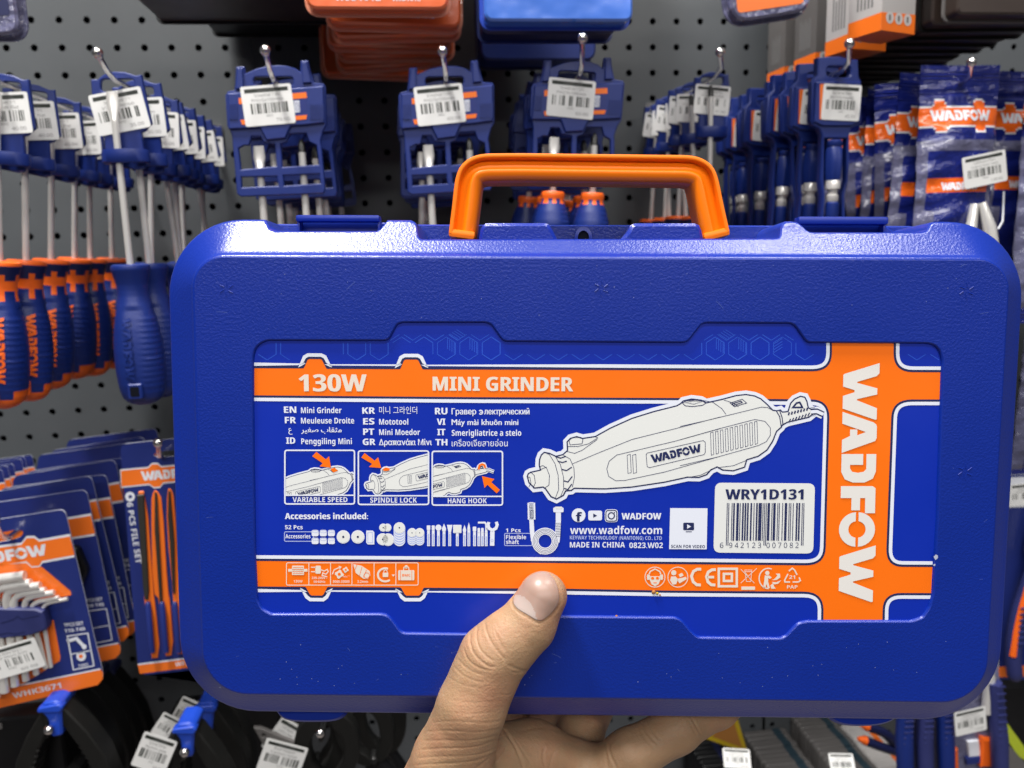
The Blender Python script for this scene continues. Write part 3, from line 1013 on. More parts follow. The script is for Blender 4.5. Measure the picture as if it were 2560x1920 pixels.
for x, t, hw, kind in ((1490, 300, 14, 0), (1527, 300, 12, 1), (1568, 315, 24, 2), (1612, 300, 17, 3), (1657, 300, 22, 4), (1717, 320, 33, 5), (1774, 310, 14, 3), (1808, 290, 10, 3), (1853, 310, 14, 0), (1887, 320, 10, 1), (1915, 320, 10, 0), (1945, 320, 9, 6)):
    fillp(rect(c4, x - 11, t + 20, x + 11, 458), W_, 5)
    fillp(rect(c4, x - 5, t + 60, x + 5, 450), M['lab_pale'], 6)
    if kind == 2:
        disc(c4, x, 312, 24, W_, 6)
    elif kind == 3:
        fillp([c4(x, t - 20), c4(x + hw, t + 20), c4(x + hw - 4, t + 40), c4(x - hw + 4, t + 40), c4(x - hw, t + 20)], W_, 6)
    elif kind == 4:
        fillp([c4(x - hw, 290), c4(x + hw, 290), c4(x + 10, 350), c4(x - 10, 350)], W_, 6)
    elif kind == 5:
        fillp(fillet(rect(c4, x - 33, 290, x + 33, 355), 2), W_, 6)
        fillp(fillet(rect(c4, x - 26, 296, x + 26, 349), 2), OF, 7)
    else:
        fillp(fillet(rect(c4, x - hw, t - 6, x + hw, t + 30), 2), W_, 6)
strokep([c4(*p) for p in ((1880, 272), (1935, 272), (1945, 285), (1945, 330))], 4.6, W_, 6)
strokep([c4(1994, 340), c4(1992, 455)], 11, W_, 6)
strokep([c4(*p) for p in ((1966, 268), (1960, 290), (1968, 318), (1994, 332), (2022, 318), (2032, 290), (2024, 266))], 7.5, W_, 6)
strokep(circle(*c4(1992, 412), 3, 12), 1, M['lab_pale'], 7, True)
# flexible shaft
txt('1 Pcs', c5, 238, 375, 406, 372, W_, 0.03)
txt('Flexible', c5, 240, 425, 470, 432, W_, 0.03)
txt('shaft', c5, 240, 358, 515, 477, W_, 0.03)
strokep(fillet([c5(*p) for p in ((227, 417), (480, 417), (480, 530), (227, 530))], 3), 1.8, M['lab_pale'], 4, True)
FS = [c5(*p) for p in ((473, 130), (474, 290), (486, 400), (490, 450))] + [c5(600 + 105 * math.cos(a), 490 + 105 * math.sin(a)) for a in [math.pi - i * math.pi / 9 for i in range(9)]][1:] + [c5(*p) for p in ((712, 440), (722, 330), (720, 190))]
ring = [c5(600 + 92 * math.cos(a), 488 + 92 * math.sin(a)) for a in [i * math.pi / 16 for i in range(32)]]
strokep(ring, 17, W_, 6, True)
for rr in (72, 86, 100, 112):
    strokep([c5(600 + rr * math.cos(a), 488 + rr * math.sin(a)) for a in [i * math.pi / 16 for i in range(32)]], .9, NV, 7, True)
strokep([c5(*p) for p in ((472, 130), (474, 290), (480, 400), (490, 480), (520, 555), (570, 595))], 11, W_, 5)
strokep([c5(*p) for p in ((473, 135), (476, 290))], 19, W_, 5)
strokep([c5(*p) for p in ((721, 180), (722, 300), (715, 440), (708, 500))], 13, W_, 5)
fillp(fillet(rect(c5, 675, 178, 770, 222), 3), W_, 6)
fillp(fillet(rect(c5, 690, 170, 757, 190), 2), OF, 7)
for i in range(9):
    strokep([c5(697, 325 + 15 * i), c5(748, 322 + 15 * i)], 1, NV, 7)
strokep(rect(c5, 468, 205, 490, 275), 1.2, NV, 7, True)
disc(c5, 463, 172, 10, NV, 7)
disc(c5, 463, 172, 6, W_, 8)
# social marks and addresses
disc(c5, 908, 250, 64, W_, 5)
txt('f', c5, 885, 938, 308, 226, NV, 0.05, 6)
fillp(fillet(rect(c5, 997, 207, 1125, 298), 6), W_, 5)
fillp([c5(1043, 233), c5(1080, 254), c5(1043, 272)], NV, 6)
fillp(fillet(rect(c5, 1150, 195, 1270, 314), 9), W_, 5)
strokep(fillet(rect(c5, 1160, 205, 1260, 304), 7), 2.4, NV, 6, True)
strokep(circle(*c5(1210, 255), 7.8, 18), 3, NV, 6, True)
disc(c5, 1240, 226, 6, NV, 6)
txt('WADFOW', c5, 1305, 1668, 288, 230, W_, 0.035)
txt('www.wadfow.com', c5, 830, 1678, 423, 352, W_, 0.03)
txt('KEYWAY TECHNOLOGY (NANTONG) CO., LTD', c5, 828, 1675, 472, 438, M['lab_pale'], 0.02, xbase=478)
txt('MADE IN CHINA', c5, 828, 1335, 547, 497, W_, 0.03)
txt('0823.W02', c5, 1375, 1685, 552, 502, W_, 0.03)
# panel for the video mark (its matrix code left out)
fillp([c5(1752, 184), c5(2096, 186), c5(2088, 564), c5(1742, 562)], W_, 5)
fillp(fillet(rect(c5, 1872, 318, 1972, 388), 3), NV, 6)
fillp([c5(1908, 333), c5(1945, 354), c5(1908, 374)], W_, 7)
strokep([c5(1895, 402), c5(1950, 402)], 2, NV, 6)
txt('SCAN FOR VIDEO', c5, 1760, 2072, 550, 522, NV, 0.02, 6, xbase=553)
# barcode panel
fillp(fillet([c6(403, 52), c6(1192, 58), c6(1178, 612), c6(390, 604)], 17), OF, 4)
txt('WRY1D131', c6, 485, 1098, 184, 104, NV, 0.035, 6)
LC = ['0001101', '0011001', '0010011', '0111101', '0100011', '0110001', '0101111', '0111011', '0110111', '0001011']
GC = [''.join('1' if ch == '0' else '0' for ch in c)[::-1] for c in LC]
PAR = 'LGGGLL'
num = '6942123007082'
bits = '101' + ''.join((LC if p == 'L' else GC)[int(d)] for p, d in zip(PAR, num[1:7])) + '01010' + ''.join(''.join('1' if ch == '0' else '0' for ch in LC[int(d)]) for d in num[7:]) + '101'
for i, b in enumerate(bits):
    if b == '1':
        x = 496 + (1108 - 496) * i / 95
        wd = (1108 - 496) / 95
        g = i < 3 or i > 91 or 45 <= i < 50
        sh = -8 * 1.0
        fillp([c6(x, 212), c6(x + wd * .95, 212), c6(x + wd * .95 + sh, 548 if g else 510), c6(x + sh, 548 if g else 510)], NV, 6)
for s, x0, x1 in (('6', 440, 468), ('9 4 2 1 2 3', 513, 765), ('0 0 7 0 8 2', 808, 1062)):
    txt(s, c6, x0, x1, 567, 525, NV, 0.0, 6)
# icons in the lower band, left
strokep(fillet(rect(c4, 368, 590, 1408, 766), 4), 2.0, CR, 5, True)
for x in (545, 716, 885, 1060, 1232):
    strokep([c4(x, 592), c4(x, 764)], 2.0, CR, 5)
fillp(fillet(rect(c4, 412, 612, 506, 686), 2), CR, 5)
fillp(fillet(rect(c4, 382, 638, 534, 660), 1), CR, 5)
for y in (626, 642, 658, 672):
    strokep([c4(418, y), c4(500, y)], 1.2, O_, 6)
txt('130W', c4, 425, 495, 746, 726, CR, 0.02)
fillp(fillet(rect(c4, 596, 612, 640, 676), 4), CR, 5)
strokep([c4(562, 625), c4(600, 625)], 2.5, CR, 5)
strokep([c4(562, 660), c4(600, 660)], 2.5, CR, 5)
strokep([c4(*p) for p in ((638, 643), (665, 655), (690, 642), (698, 660), (680, 680), (655, 670), (650, 690), (690, 700))], 2.6, CR, 5)
txt('220-240V~', c4, 568, 690, 718, 700, CR, 0.01)
txt('50/60Hz', c4, 583, 675, 748, 730, CR, 0.01)


def gear(cf, x, y, r, m, k, hole):
    P = []
    for i in range(16):
        a = 2 * math.pi * i / 16
        rr = r if i % 4 in (0, 1) else r * .74
        P.append(cf(x + rr * math.cos(a), y + rr * math.sin(a)))
    fillp(P, m, k)
    disc(cf, x, y, r * .34, hole, k + 1)


gear(c4, 785, 680, 36, CR, 5, O_)
gear(c4, 836, 645, 24, CR, 5, O_)
strokep([c4(*p) for p in ((730, 680), (745, 645), (785, 627))], 2.6, CR, 5)
fillp([c4(780, 612), c4(804, 622), c4(788, 642)], CR, 5)
txt('min\u207b\u00b9', c4, 815, 865, 705, 690, CR, 0.01)
txt('8000-33000', c4, 735, 866, 748, 728, CR, 0.01)
fillp([c4(*p) for p in ((895, 600), (960, 612), (1025, 655), (1030, 690), (1010, 718), (975, 715), (915, 670))], CR, 5)
for P in (((925, 605), (905, 650)), ((965, 620), (945, 690)), ((1000, 645), (975, 705))):
    strokep([c4(*p) for p in P], 1.2, O_, 6)
strokep(circle(*c4(1002, 690), 7, 12), 1.4, O_, 6, True)
txt('3.2mm', c4, 928, 1012, 748, 728, CR, 0.01)
strokep([c4(1148 + 58 * math.cos(a), 685 + 52 * math.sin(a)) for a in [.9 + i * .28 for i in range(16)]], 5, CR, 5)
fillp(fillet(rect(c4, 1128, 668, 1172, 702), 1), CR, 5)
strokep([c4(*p) for p in ((1136, 668), (1138, 652), (1150, 646), (1162, 652), (1164, 668))], 1.8, CR, 5)
fillp([c4(1198, 682), c4(1224, 682), c4(1212, 700)], CR, 5)
fillp(fillet(rect(c4, 1250, 648, 1378, 728), 3), CR, 5)
strokep([c4(*p) for p in ((1292, 648), (1296, 625), (1332, 625), (1336, 648))], 2.4, CR, 5)
disc(c4, 1314, 622, 14, CR, 5)
for x in (1268, 1358):
    strokep([c4(x, 650), c4(x, 727)], 1.2, O_, 6)
txt('BMC', c4, 1282, 1346, 697, 678, O_, 0.02, 6)
# symbols in the lower band, right
for x in (1612, 1823):
    strokep(circle(*c5(x, 820), 25.0, 36), 2.0, CR, 5, True)
P = [c5(*p) for p in ((1555, 800), (1568, 768), (1612, 745), (1656, 768), (1668, 800))]
strokep(P, 3, CR, 5)
for x in (1552, 1672):
    fillp(fillet(rect(c5, x - 14, 795, x + 14, 845), 3), CR, 5)
fillp([c5(*p) for p in ((1562, 812), (1662, 812), (1660, 850), (1645, 885), (1612, 905), (1580, 885), (1565, 850))], CR, 5)
disc(c5, 1590, 830, 15, O_, 6, 13)
disc(c5, 1634, 830, 15, O_, 6, 13)
strokep([c5(1598, 872), c5(1628, 872)], 2, O_, 6)
disc(c5, 1785, 780, 24, CR, 5)
fillp([c5(*p) for p in ((1760, 815), (1800, 812), (1830, 845), (1815, 860), (1808, 885), (1775, 890), (1752, 850))], CR, 5)
fillp([c5(*p) for p in ((1812, 838), (1898, 818), (1905, 838), (1838, 878))], CR, 5)
fillp([c5(*p) for p in ((1830, 795), (1862, 780), (1876, 806), (1842, 822))], CR, 5)
strokep([c6(*p) for p in ((293, 735), (262, 735), (232, 752), (216, 790), (230, 835), (258, 858), (290, 860))], 7, CR, 5)
strokep([c6(*p) for p in ((408, 738), (378, 740), (348, 758), (335, 795), (346, 835), (372, 858), (405, 860))], 7, CR, 5)
strokep([c6(340, 798), c6(395, 798)], 6.5, CR, 5)
strokep(rect(c6, 432, 732, 574, 870), 6, CR, 5, True)
strokep(rect(c6, 472, 772, 535, 828), 6, CR, 5, True)
for P in (((605, 735), (712, 845)), ((732, 728), (605, 845)), ((635, 742), (695, 742)), ((640, 755), (690, 755)), ((637, 745), (650, 832)), ((693, 745), (684, 832)), ((648, 832), (688, 832)), ((640, 760), (688, 828))):
    strokep([c6(*p) for p in P], 1.5, CR, 5)
fillp(fillet(rect(c6, 610, 872, 718, 898), 1), CR, 5)
strokep([c6(822 + 72 * math.cos(a), 808 + 80 * math.sin(a)) for a in [1.5 + i * .3 for i in range(13)]], 3, CR, 5)
disc(c6, 815, 765, 17, CR, 5)
fillp([c6(*p) for p in ((795, 785), (830, 785), (850, 800), (835, 812), (822, 805), (822, 835), (836, 885), (818, 885), (808, 850), (800, 885), (782, 885), (790, 830))], CR, 5)
for P in (((915, 770), (880, 770), (895, 785), (872, 812), (850, 822), (890, 820), (918, 800)), ((925, 822), (885, 838), (850, 835), (868, 855), (900, 850)), ((860, 845), (838, 865), (850, 890), (882, 888), (868, 872))):
    fillp([c6(*p) for p in P], CR, 5)
for P in (((985, 750), (1012, 727), (1030, 742), (1050, 780)), ((1066, 800), (1076, 825), (1060, 836), (1015, 836)), ((995, 836), (955, 836), (952, 822), (978, 772))):
    strokep([c6(*p) for p in P], 3.4, CR, 5)
txt('21', c6, 988, 1034, 812, 784, CR, 0.03)
txt('PAP', c6, 970, 1053, 888, 862, CR, 0.03)
# big upright name, reading downwards
for L in LOGO:
    P = []
    for s, t in L:
        if s < 3.36:
            y, k = 340 + s * 285, 0
            x = 1291 + t * 285 - 6.2 * s
            P.append(c3(x, y))
        else:
            y = 340 + s * 285
            x = 1291 + t * 285 - 6.2 * s
            P.append(c3(x, y))
    fillp(P, M['lab_logo'], 5)
# hexagons above the upper band, their gloss put in as paler blue lines
HX = 28.0


def inside(p, P):
    c = False
    for i in range(len(P)):
        a, b = P[i - 1], P[i]
        if (a[1] > p[1]) != (b[1] > p[1]) and p[0] < (b[0] - a[0]) * (p[1] - a[1]) / (b[1] - a[1]) + a[0]:
            c = not c
    return c


LP = inset([(x, y) for x, y in LABPX], 8)
for row in range(4):
    for colm in range(-1, 34):
        cx, cy = 640 + colm * 2 * HX + (HX if row % 2 else 0), 822 + row * HX * 1.76
        hexp = [(cx + HX * .92 * math.cos(R_(60 * i + 30)) , cy + HX * .92 * math.sin(R_(60 * i + 30)) * 1.12) for i in range(6)]
        for i in range(6):
            a, b = hexp[i], hexp[(i + 1) % 6]
            if all(inside(p, LP) and p[1] < 903 and (p[0] < 2060 or p[0] > 2252) and not (740 < p[0] < 838 and p[1] > 880) and not (980 < p[0] < 1076 and p[1] > 880) for p in (a, b)):
                strokep([a, b], rnd(1.4, 2.6), M['lab_hex'], 1)
        if random.random() < .55:
            i = random.choice((0, 2, 4))
            tri = [(cx, cy), hexp[i], hexp[(i + 1) % 6], hexp[(i + 2) % 6]]
            if all(inside(p, LP) and p[1] < 900 and (p[0] < 2050 or p[0] > 2260) and not (735 < p[0] < 842 and p[1] > 876) and not (975 < p[0] < 1080 and p[1] > 876) for p in tri):
                for j in range(4):
                    t = (j + .5) / 4
                    a = (tri[0][0] + (tri[3][0] - tri[0][0]) * t, tri[0][1] + (tri[3][1] - tri[0][1]) * t)
                    b = (tri[1][0] + (tri[2][0] - tri[1][0]) * t, tri[1][1] + (tri[2][1] - tri[1][1]) * t)
                    strokep([a, b], 1.7, M['lab_hex'], 1)
# grime: two crumbs at the lower edge
for px, py, s, m_ in ((1634, 1480, .8, 'crumb'), (1643, 1483, .55, 'yellow'), (1650, 1487, .35, 'crumb'), (1541, 1541, .6, 'crumb'), (1547, 1543, .4, 'crumb')):
    u, v = C(px, py, WL)
    lm.ball((u, lay(4) if py > 900 else 0.1, v), s, M[m_], 8)
label = lm.build('label', case, 0)

# ------------------------------------------------------------------ the pegboard behind: three steel panels with real holes
X0, Z0, PS = -0.3844, 1.5 + 0.227, 0.0254     # hole column 0 / row 0, one inch apart


def pegboard(c0, c1_, r0, r1, x_left, x_right, label):
    """columns c0..c1_, rows r0..r1; one square cell with a round hole each, margins filled to x_left / x_right"""
    mb = MB()
    h = PS * 500
    for c in range(c0, c1_ + 1):
        for r in range(r0, r1 + 1):
            x, z = (X0 + c * PS) * 1000, (Z0 - r * PS) * 1000
            sq = [(x + h * a, z + h * b) for a, b in ((1, 0), (1, .5), (1, 1), (.5, 1), (0, 1), (-.5, 1), (-1, 1), (-1, .5), (-1, 0), (-1, -.5), (-1, -1), (-.5, -1), (0, -1), (.5, -1), (1, -1), (1, -.5))]
            ho = [(x + 3.3 * math.cos(2 * math.pi * i / 16), z + 3.3 * math.sin(2 * math.pi * i / 16)) for i in range(16)]
            V = [(p[0], 0, p[1]) for p in sq] + [(p[0], 0, p[1]) for p in ho] + [(p[0], 2.0, p[1]) for p in ho]
            mb.add(V, [(i, (i + 1) % 16, 16 + (i + 1) % 16, 16 + i) for i in range(16)] + [(16 + i, 16 + (i + 1) % 16, 32 + (i + 1) % 16, 32 + i) for i in range(16)], M['board'])
    xa, xb = (X0 + c0 * PS) * 1000 - h, (X0 + c1_ * PS) * 1000 + h
    zt, zb = (Z0 - r0 * PS) * 1000 + h, (Z0 - r1 * PS) * 1000 - h
    for p, q in ((x_left * 1000, xa), (xb, x_right * 1000)):
        mb.add([(p, 0, zb), (q, 0, zb), (q, 0, zt), (p, 0, zt)], [(0, 1, 2, 3)], M['board'])
    for x in (x_left * 1000, x_right * 1000):
        mb.add([(x, 0, zb), (x, 12, zb), (x, 12, zt), (x, 0, zt)], [(0, 1, 2, 3)], M['board'])
    mb.add([(x_left * 1000, 14, zb), (x_right * 1000, 14, zb), (x_right * 1000, 14, zt), (x_left * 1000, 14, zt)], [(0, 1, 2, 3)], M['dark'])
    o = mb.build('pegboard', None, 0)
    tag(o, label, 'pegboard', 'grey steel pegboard panels')


xs1, xs2 = X0 + 9.0 * PS, X0 + 30.62 * PS
pegboard(-12, 8, -9, 38, X0 - 12.6 * PS, xs1 - 0.0002, 'grey perforated steel panel behind the long screwdrivers and hex key cards')
pegboard(10, 30, -9, 38, xs1 + 0.0002, xs2 - 0.0002, 'grey perforated steel panel behind the orange case handle')
pegboard(31, 52, -9, 38, xs2 + 0.0002, X0 + 52.6 * PS, 'grey perforated steel panel behind the blue foil pouches')

cA = lambda x, y: (.40687 * x, .40687 * y)
cB = lambda x, y: (850 + .40687 * x, .40687 * y)
cC = lambda x, y: (1660 + .40687 * x, .40687 * y)
cD = lambda x, y: (.31646 * x, 600 + .31646 * y)
cE = lambda x, y: (.31646 * x, 1100 + .31646 * y)
cG = lambda x, y: (.40687 * x, 1550 + .40687 * y)
cF = lambda x, y: (900 + .45208 * x, 1350 + .45208 * y)
cH = lambda x, y: (1860 + .31646 * x, 1395 + .31646 * y)


def w2(L, d, o, cf=lambda x, y: (x, y)):      # photo pixels on a plane d in front of the board -> mm right / up of the point o
    out = []
    for p in L:
        q = at(*cf(*p), d)
        out.append(((q.x - o.x) * 1000, (q.z - o.z) * 1000))
    return out


def hook(slot, d, tip, dt, label):
    """a chrome display hook out of the board through the slot point, bent up to its ball tip"""
    s, t = at(slot[0], slot[1], d), at(tip[0], tip[1], dt)
    mb = MB()
    z = s.z - 0.0005
    pts = [(s.x, 0.004, z + .004), (s.x, -0.02, z + .002), (s.x, -(d + .006), z), (s.x + (t.x - s.x) * .3, -(d + .006) + (t.y + d + .006) * .45, z + (t.z - z) * .28), (t.x, t.y, t.z)]
    root = thing('display_hook', label, 'hook', (s.x, 0, z), (0, 0, 0), 'chrome display hooks of the pegboard')
    mb.tube([((p[0] - s.x) * 1000, p[1] * 1000, (p[2] - z) * 1000) for p in pts], 1.9, M['wire'], 10)
    mb.build('rod', root, 60)
    mb = MB()
    mb.ball(((t.x - s.x) * 1000, t.y * 1000, (t.z - z) * 1000), 3.6, M['wire'], 14)
    mb.build('ball_tip', root, 60)
    mb = MB()
    mb.prism(rrect(-9, -16, 9, 10, 3), -2.5, -0.3, M['wire'])
    mb.build('back_plate', root, 30)
    return s


def sticker(name, parent, c, w, h, ang, y, lines, price, code='6942', seed=1):
    """a shop's white price sticker with bar code"""
    mb = MB()
    ca, sa = math.cos(R_(ang)), math.sin(R_(ang))
    T = lambda L: [(c[0] + p * ca - q_ * sa, c[1] + p * sa + q_ * ca) for p, q_ in L]
    mb.prism(T(rrect(-w / 2, -h / 2, w / 2, h / 2, 1.6, 3)), y - 0.25, y, M['paper'])
    mb.sheet(T([(-w * .43, h * .33), (w * .43, h * .33), (w * .43, h * .43), (-w * .43, h * .43)]), y - .30, M['ink'])
    p0 = T([(-w * .18, h * .35)])[0]
    mb.text('LampsTronics', p0[0], p0[1], p0[0] + w * .4, h * .055, y - .34, M['inkgrey'], 0.0, R_(ang), 1)
    for k, t in enumerate(lines):
        ln = w * (.5 if k == 0 else .62)
        p0 = T([(-ln / 2, h * (.22 - .12 * k))])[0]
        mb.text(t, p0[0], p0[1], p0[0] + ln, h * .075, y - .30, M['inkgrey'], 0.0, R_(ang), 1)
    rs = random.Random(seed)
    x = -w * .40
    while x < w * .38:
        b = rs.choice((.5, .5, .9, 1.3))
        if rs.random() < .8:
            mb.sheet(T([(x, -h * .20), (x + b, -h * .20), (x + b, h * .06), (x, h * .06)]), y - .30, M['ink'])
        x += b + rs.choice((.4, .6, 1.2))
    p0 = T([(-w * .06, -h * .29)])[0]
    mb.text(code, p0[0], p0[1], p0[0] + w * .13, h * .06, y - .30, M['inkgrey'], 0.0, R_(ang), 1)
    p0 = T([(w * .12, -h * .42)])[0]
    mb.text(price, p0[0], p0[1], p0[0] + w * .27, h * .085, y - .30, M['inkgrey'], 0.0, R_(ang), 1)
    return mb.build(name, parent, 0)


def driver_handle(parent, x, y, ztop, kind, scale=1.0, txt_=True):
    """ribbed screwdriver handle; kind 'blue' is plain, kind 'trim' has orange collar, teeth and end cap"""
    s = scale
    prof = [(0.01, 0), (11, 0), (12.4, -.8), (13, -3), (12.2, -6), (11.2, -10), (10.4, -14), (10.2, -18), (10.4, -22), (11.2, -26), (12.6, -31), (14.2, -37), (15.6, -44), (16.6, -52), (17.2, -60), (17.4, -68), (17.2, -76), (16.6, -84), (15.6, -90), (14.2, -94), (11, -97), (6, -99), (0.01, -99.5)]
    if kind == 'short':
        prof = [(0.01, 0), (9.6, 0), (10.4, -1.2), (10.4, -3.5), (9.8, -7.5), (11.0, -10.5), (13.4, -17), (15.4, -25), (16.4, -36), (16.4, -62), (15.6, -78), (14, -88), (10, -92), (.01, -93)]
    P = []
    for i in range(len(prof) - 1):
        (a, za), (b, zb) = prof[i], prof[i + 1]
        k = max(1, int((za - zb) / 1.3))
        P += [(a + (b - a) * j / k, za + (zb - za) * j / k) for j in range(k)]
    P.append(prof[-1])

    def rf(zz, a):
        f = (math.cos(2 * (a + .6)) > .5)                 # two ribbed flanks
        r = 0
        if f and -88 < zz < (-14 if kind == 'short' else -34):
            r += .32 * math.sin(zz * 2 * math.pi / 3.9)
        return (r - .5 * (1 - math.cos(4 * (a + .6))) * (1 if zz < -30 else 0))

    def mf(zz, a):
        if kind == 'blue':
            return M['blue']
        if kind == 'short':
            return M['orange'] if zz > -5.5 - 4.5 * (math.cos(8 * a) > .1) or zz < -88 else M['blue']
        tooth = 5.5 * (math.cos(6 * a) > .2)
        if zz > -3.2:
            return M['orange']
        if zz > -9 - (3.5 if tooth == 0 else 0):
            return M['navy']
        if zz > -20 - tooth:
            return M['orange']
        if zz < -90 + (4 if math.cos(2 * a) > .3 else -1.5):
            return M['orange']
        return M['blue']

    mb = MB()
    mb.lathe([(r * s, zz * s) for r, zz in P], None, 36, (x, y, ztop), lambda zz, a: rf(zz / s, a) * s, lambda zz, a: mf(zz / s, a))
    h = mb.build('handle', parent, 40)
    if txt_:
        mb = MB()
        L = 44 * s
        m_ = M['orange'] if kind != 'blue' else M['blue']
        logo(mb, 0, 0, 6.2 * s, 0, m_, 0, L)
        V = []
        for p in mb.v:                                     # wrapped round the front of the handle, reading downwards
            zz = -36 * s - p[0]
            a = -math.pi / 2 + (.38 if kind == 'trim' else -.12) + (p[2] - 3 * s) / (16 * s)
            rr = np.interp(-zz / s, [-q_[1] for q_ in prof], [q_[0] for q_ in prof]) * s + (.35 if kind != 'blue' else .8)
            V.append((x + rr * math.cos(a), y + rr * math.sin(a), ztop + zz))
        mb.v = V
        mb.build('lettering', h, 0)
    mb = MB()
    mb.prism(rrect(x - 5 * s, ztop - 93 * s, x + 5 * s, ztop - 82 * s, 1.5), y - 17.6 * s, y - 12 * s, M['orange'] if kind != 'blue' else M['blue'], bev=.8)
    mb.sheet(rrect(x - 3 * s, ztop - 91 * s, x + 3 * s, ztop - 84 * s, .8), y - 17.75 * s, M['dark'])
    mb.build('hanging_hole', h, 30)
    return h


def shaft(parent, x, y, z0, z1, tip, r=2.3):
    mb = MB()
    if tip == 'slot':
        mb.lathe([(r * .98, z0 - 19), (r, z0 - 22), (r, z1)], M['steel'], 14, (x, y, 0))
        sec = [(z0, 3.6, .45), (z0 - 8, 4.3, .8), (z0 - 13, 3.4, 1.5), (z0 - 19.5, r, r)]
        V = []
        for z, a, b in sec:
            V += [(x + a * math.cos(t), y + b * math.sin(t), z) for t in [math.pi * 2 * i / 14 for i in range(14)]]
        Fc = [(k * 14 + i, k * 14 + (i + 1) % 14, (k + 1) * 14 + (i + 1) % 14, (k + 1) * 14 + i) for k in range(3) for i in range(14)] + [tuple(range(14))]
        mb.add(V, Fc, M['steel'])
    else:
        rf = lambda z, a: -.7 * (math.cos(4 * a) > .2) if z > z0 - 9 else 0
        mb.lathe([(.01, z0), (1.1, z0), (r, z0 - 4), (r, z0 - 9)], M['steel_dark'], 16, (x, y, 0), rf)
        mb.lathe([(r, z0 - 9), (r, z1)], M['steel'], 14, (x, y, 0))
    return mb.build('shaft', parent, 50)


# ------------------------------------------------------------------ hanger with one long screwdriver
TAG = [(572, 478), (603, 474), (612, 478), (650, 447), (710, 428), (780, 430), (840, 450), (856, 452), (882, 446), (892, 500), (945, 745), (925, 765), (905, 790), (882, 800), (908, 985), (902, 1018), (862, 1028), (705, 1010), (662, 960), (655, 812), (627, 790), (602, 700), (582, 600)]


def single_pack(name, label, slot_o, d, handle_kind, ztop, lines, price, stick=True, tip='slot', scale=1.0, grp=None, tagscale=1.0, handle=True, seed=1, ang=9):
    o0 = at(*cA(735, 480), .26)
    P = [(p[0] * tagscale, p[1] * tagscale) for p in w2(TAG, .26, o0, cA)]
    root = thing(name, label, 'screwdriver', slot_o, (0, 0, 0), grp)
    mb = MB()
    sl = [(p[0] * tagscale, p[1] * tagscale) for p in w2(rrect(632, 472, 842, 552, 30), .26, o0, cA)]
    mb.prism(P, 0, 3.2, M['blue'], [sl], bev=.6)
    c = w2([(785, 945)], .26, o0, cA)[0]
    c = (c[0] * tagscale, c[1] * tagscale)
    mb.lathe([(8, 3.5), (15.3 * tagscale, 4), (15.8 * tagscale, 2), (15.8 * tagscale, -4), (14.8 * tagscale, -5), (8, -5), (8, 3.5)], M['blue'], 26, (c[0], 1, c[1]), flat=.62)
    mb.build('hanger', root, 35)
    sx = c[0] - 3.0
    if stick:
        k = w2([(752, 672)], .26, o0, cA)[0]
        sticker('price_sticker', root, (k[0] * tagscale, k[1] * tagscale), 35 * tagscale, 27 * tagscale, ang, -.4, lines, price, seed=seed)
    shaft(root, sx, -4.2, -8 * tagscale, ztop, tip, 2.3 * scale ** .5)
    if handle:
        driver_handle(root, sx, -4.2, ztop, handle_kind, scale)
    return root


# hook 2 from the left: blue handled screwdriver in front
s2 = hook(cA(720, 492), .262, cA(598, 325), .30, 'bare chrome hook tip above the front blue handled long screwdriver')
zt = (at(342, 660, .262).z - s2.z) * 1000
G2 = 'long screwdrivers on the second hook from the left'
f2 = single_pack('long_screwdriver', 'long screwdriver whose flat blade crosses its tilted price sticker, blue handle', s2, .262, 'blue', zt, ('Screwdriver 1*1', '6x150mm Flat Bevel Heads'), '35.00', grp=G2, seed=3, ang=10)
f2.location = (s2.x, -.262, s2.z)
r2 = single_pack('long_screwdriver', 'blue handled long screwdriver, directly behind the frontmost one left of the tool case', s2, .26, 'blue', zt, ('Screwdriver 1*1', '5x150mm'), '35.00', tip='cross', grp=G2, seed=4, ang=2)
r2.location = (s2.x + .004, -.235, s2.z)
for i, (d, dx, ry) in enumerate(((.185, .001, 4), (.160, -.002, -2), (.138, .002, 1), (.105, .001, 3), (.072, -.001, -3), (.045, .001, 2))):
    c = copy_tree(r2)
    c.location = (s2.x + dx, -d, s2.z - .001)
    c.rotation_euler = (0, R_(ry * 1.3), R_(rnd(-14, 14)))
    c['label'] = 'long screwdriver, %s on the hook of the tilted price sticker' % nth(i + 2)

# leftmost hook: orange trimmed handles
s1p = cA(20, 505)
s1 = hook(s1p, .255, (-60, 140), .29, 'chrome hook at the left edge that carries the orange trimmed screwdrivers')
zt1 = (at(10, 655, .255).z - s1.z) * 1000
G1 = 'orange trimmed long screwdrivers at the left edge'
f1 = single_pack('trimmed_screwdriver', 'long screwdriver with orange collar and end cap, frontmost at the left edge', s1, .255, 'trim', zt1, ('Screwdriver 1*1', '6x150mm Flat'), '40.00', grp=G1, seed=5, ang=8, scale=1.05)
f1.location = (s1.x, -.255, s1.z)


def lean_to(o_, tx, d):                        # swings a hanging driver about its hook until its handle hangs where it should
    xt = at(tx, 850, d).x
    an = math.atan((o_.location.x + .001 * SX1 - xt) / (abs(zt1 - 50) * .001))
    o_.rotation_euler = (0, an, o_.rotation_euler.z)


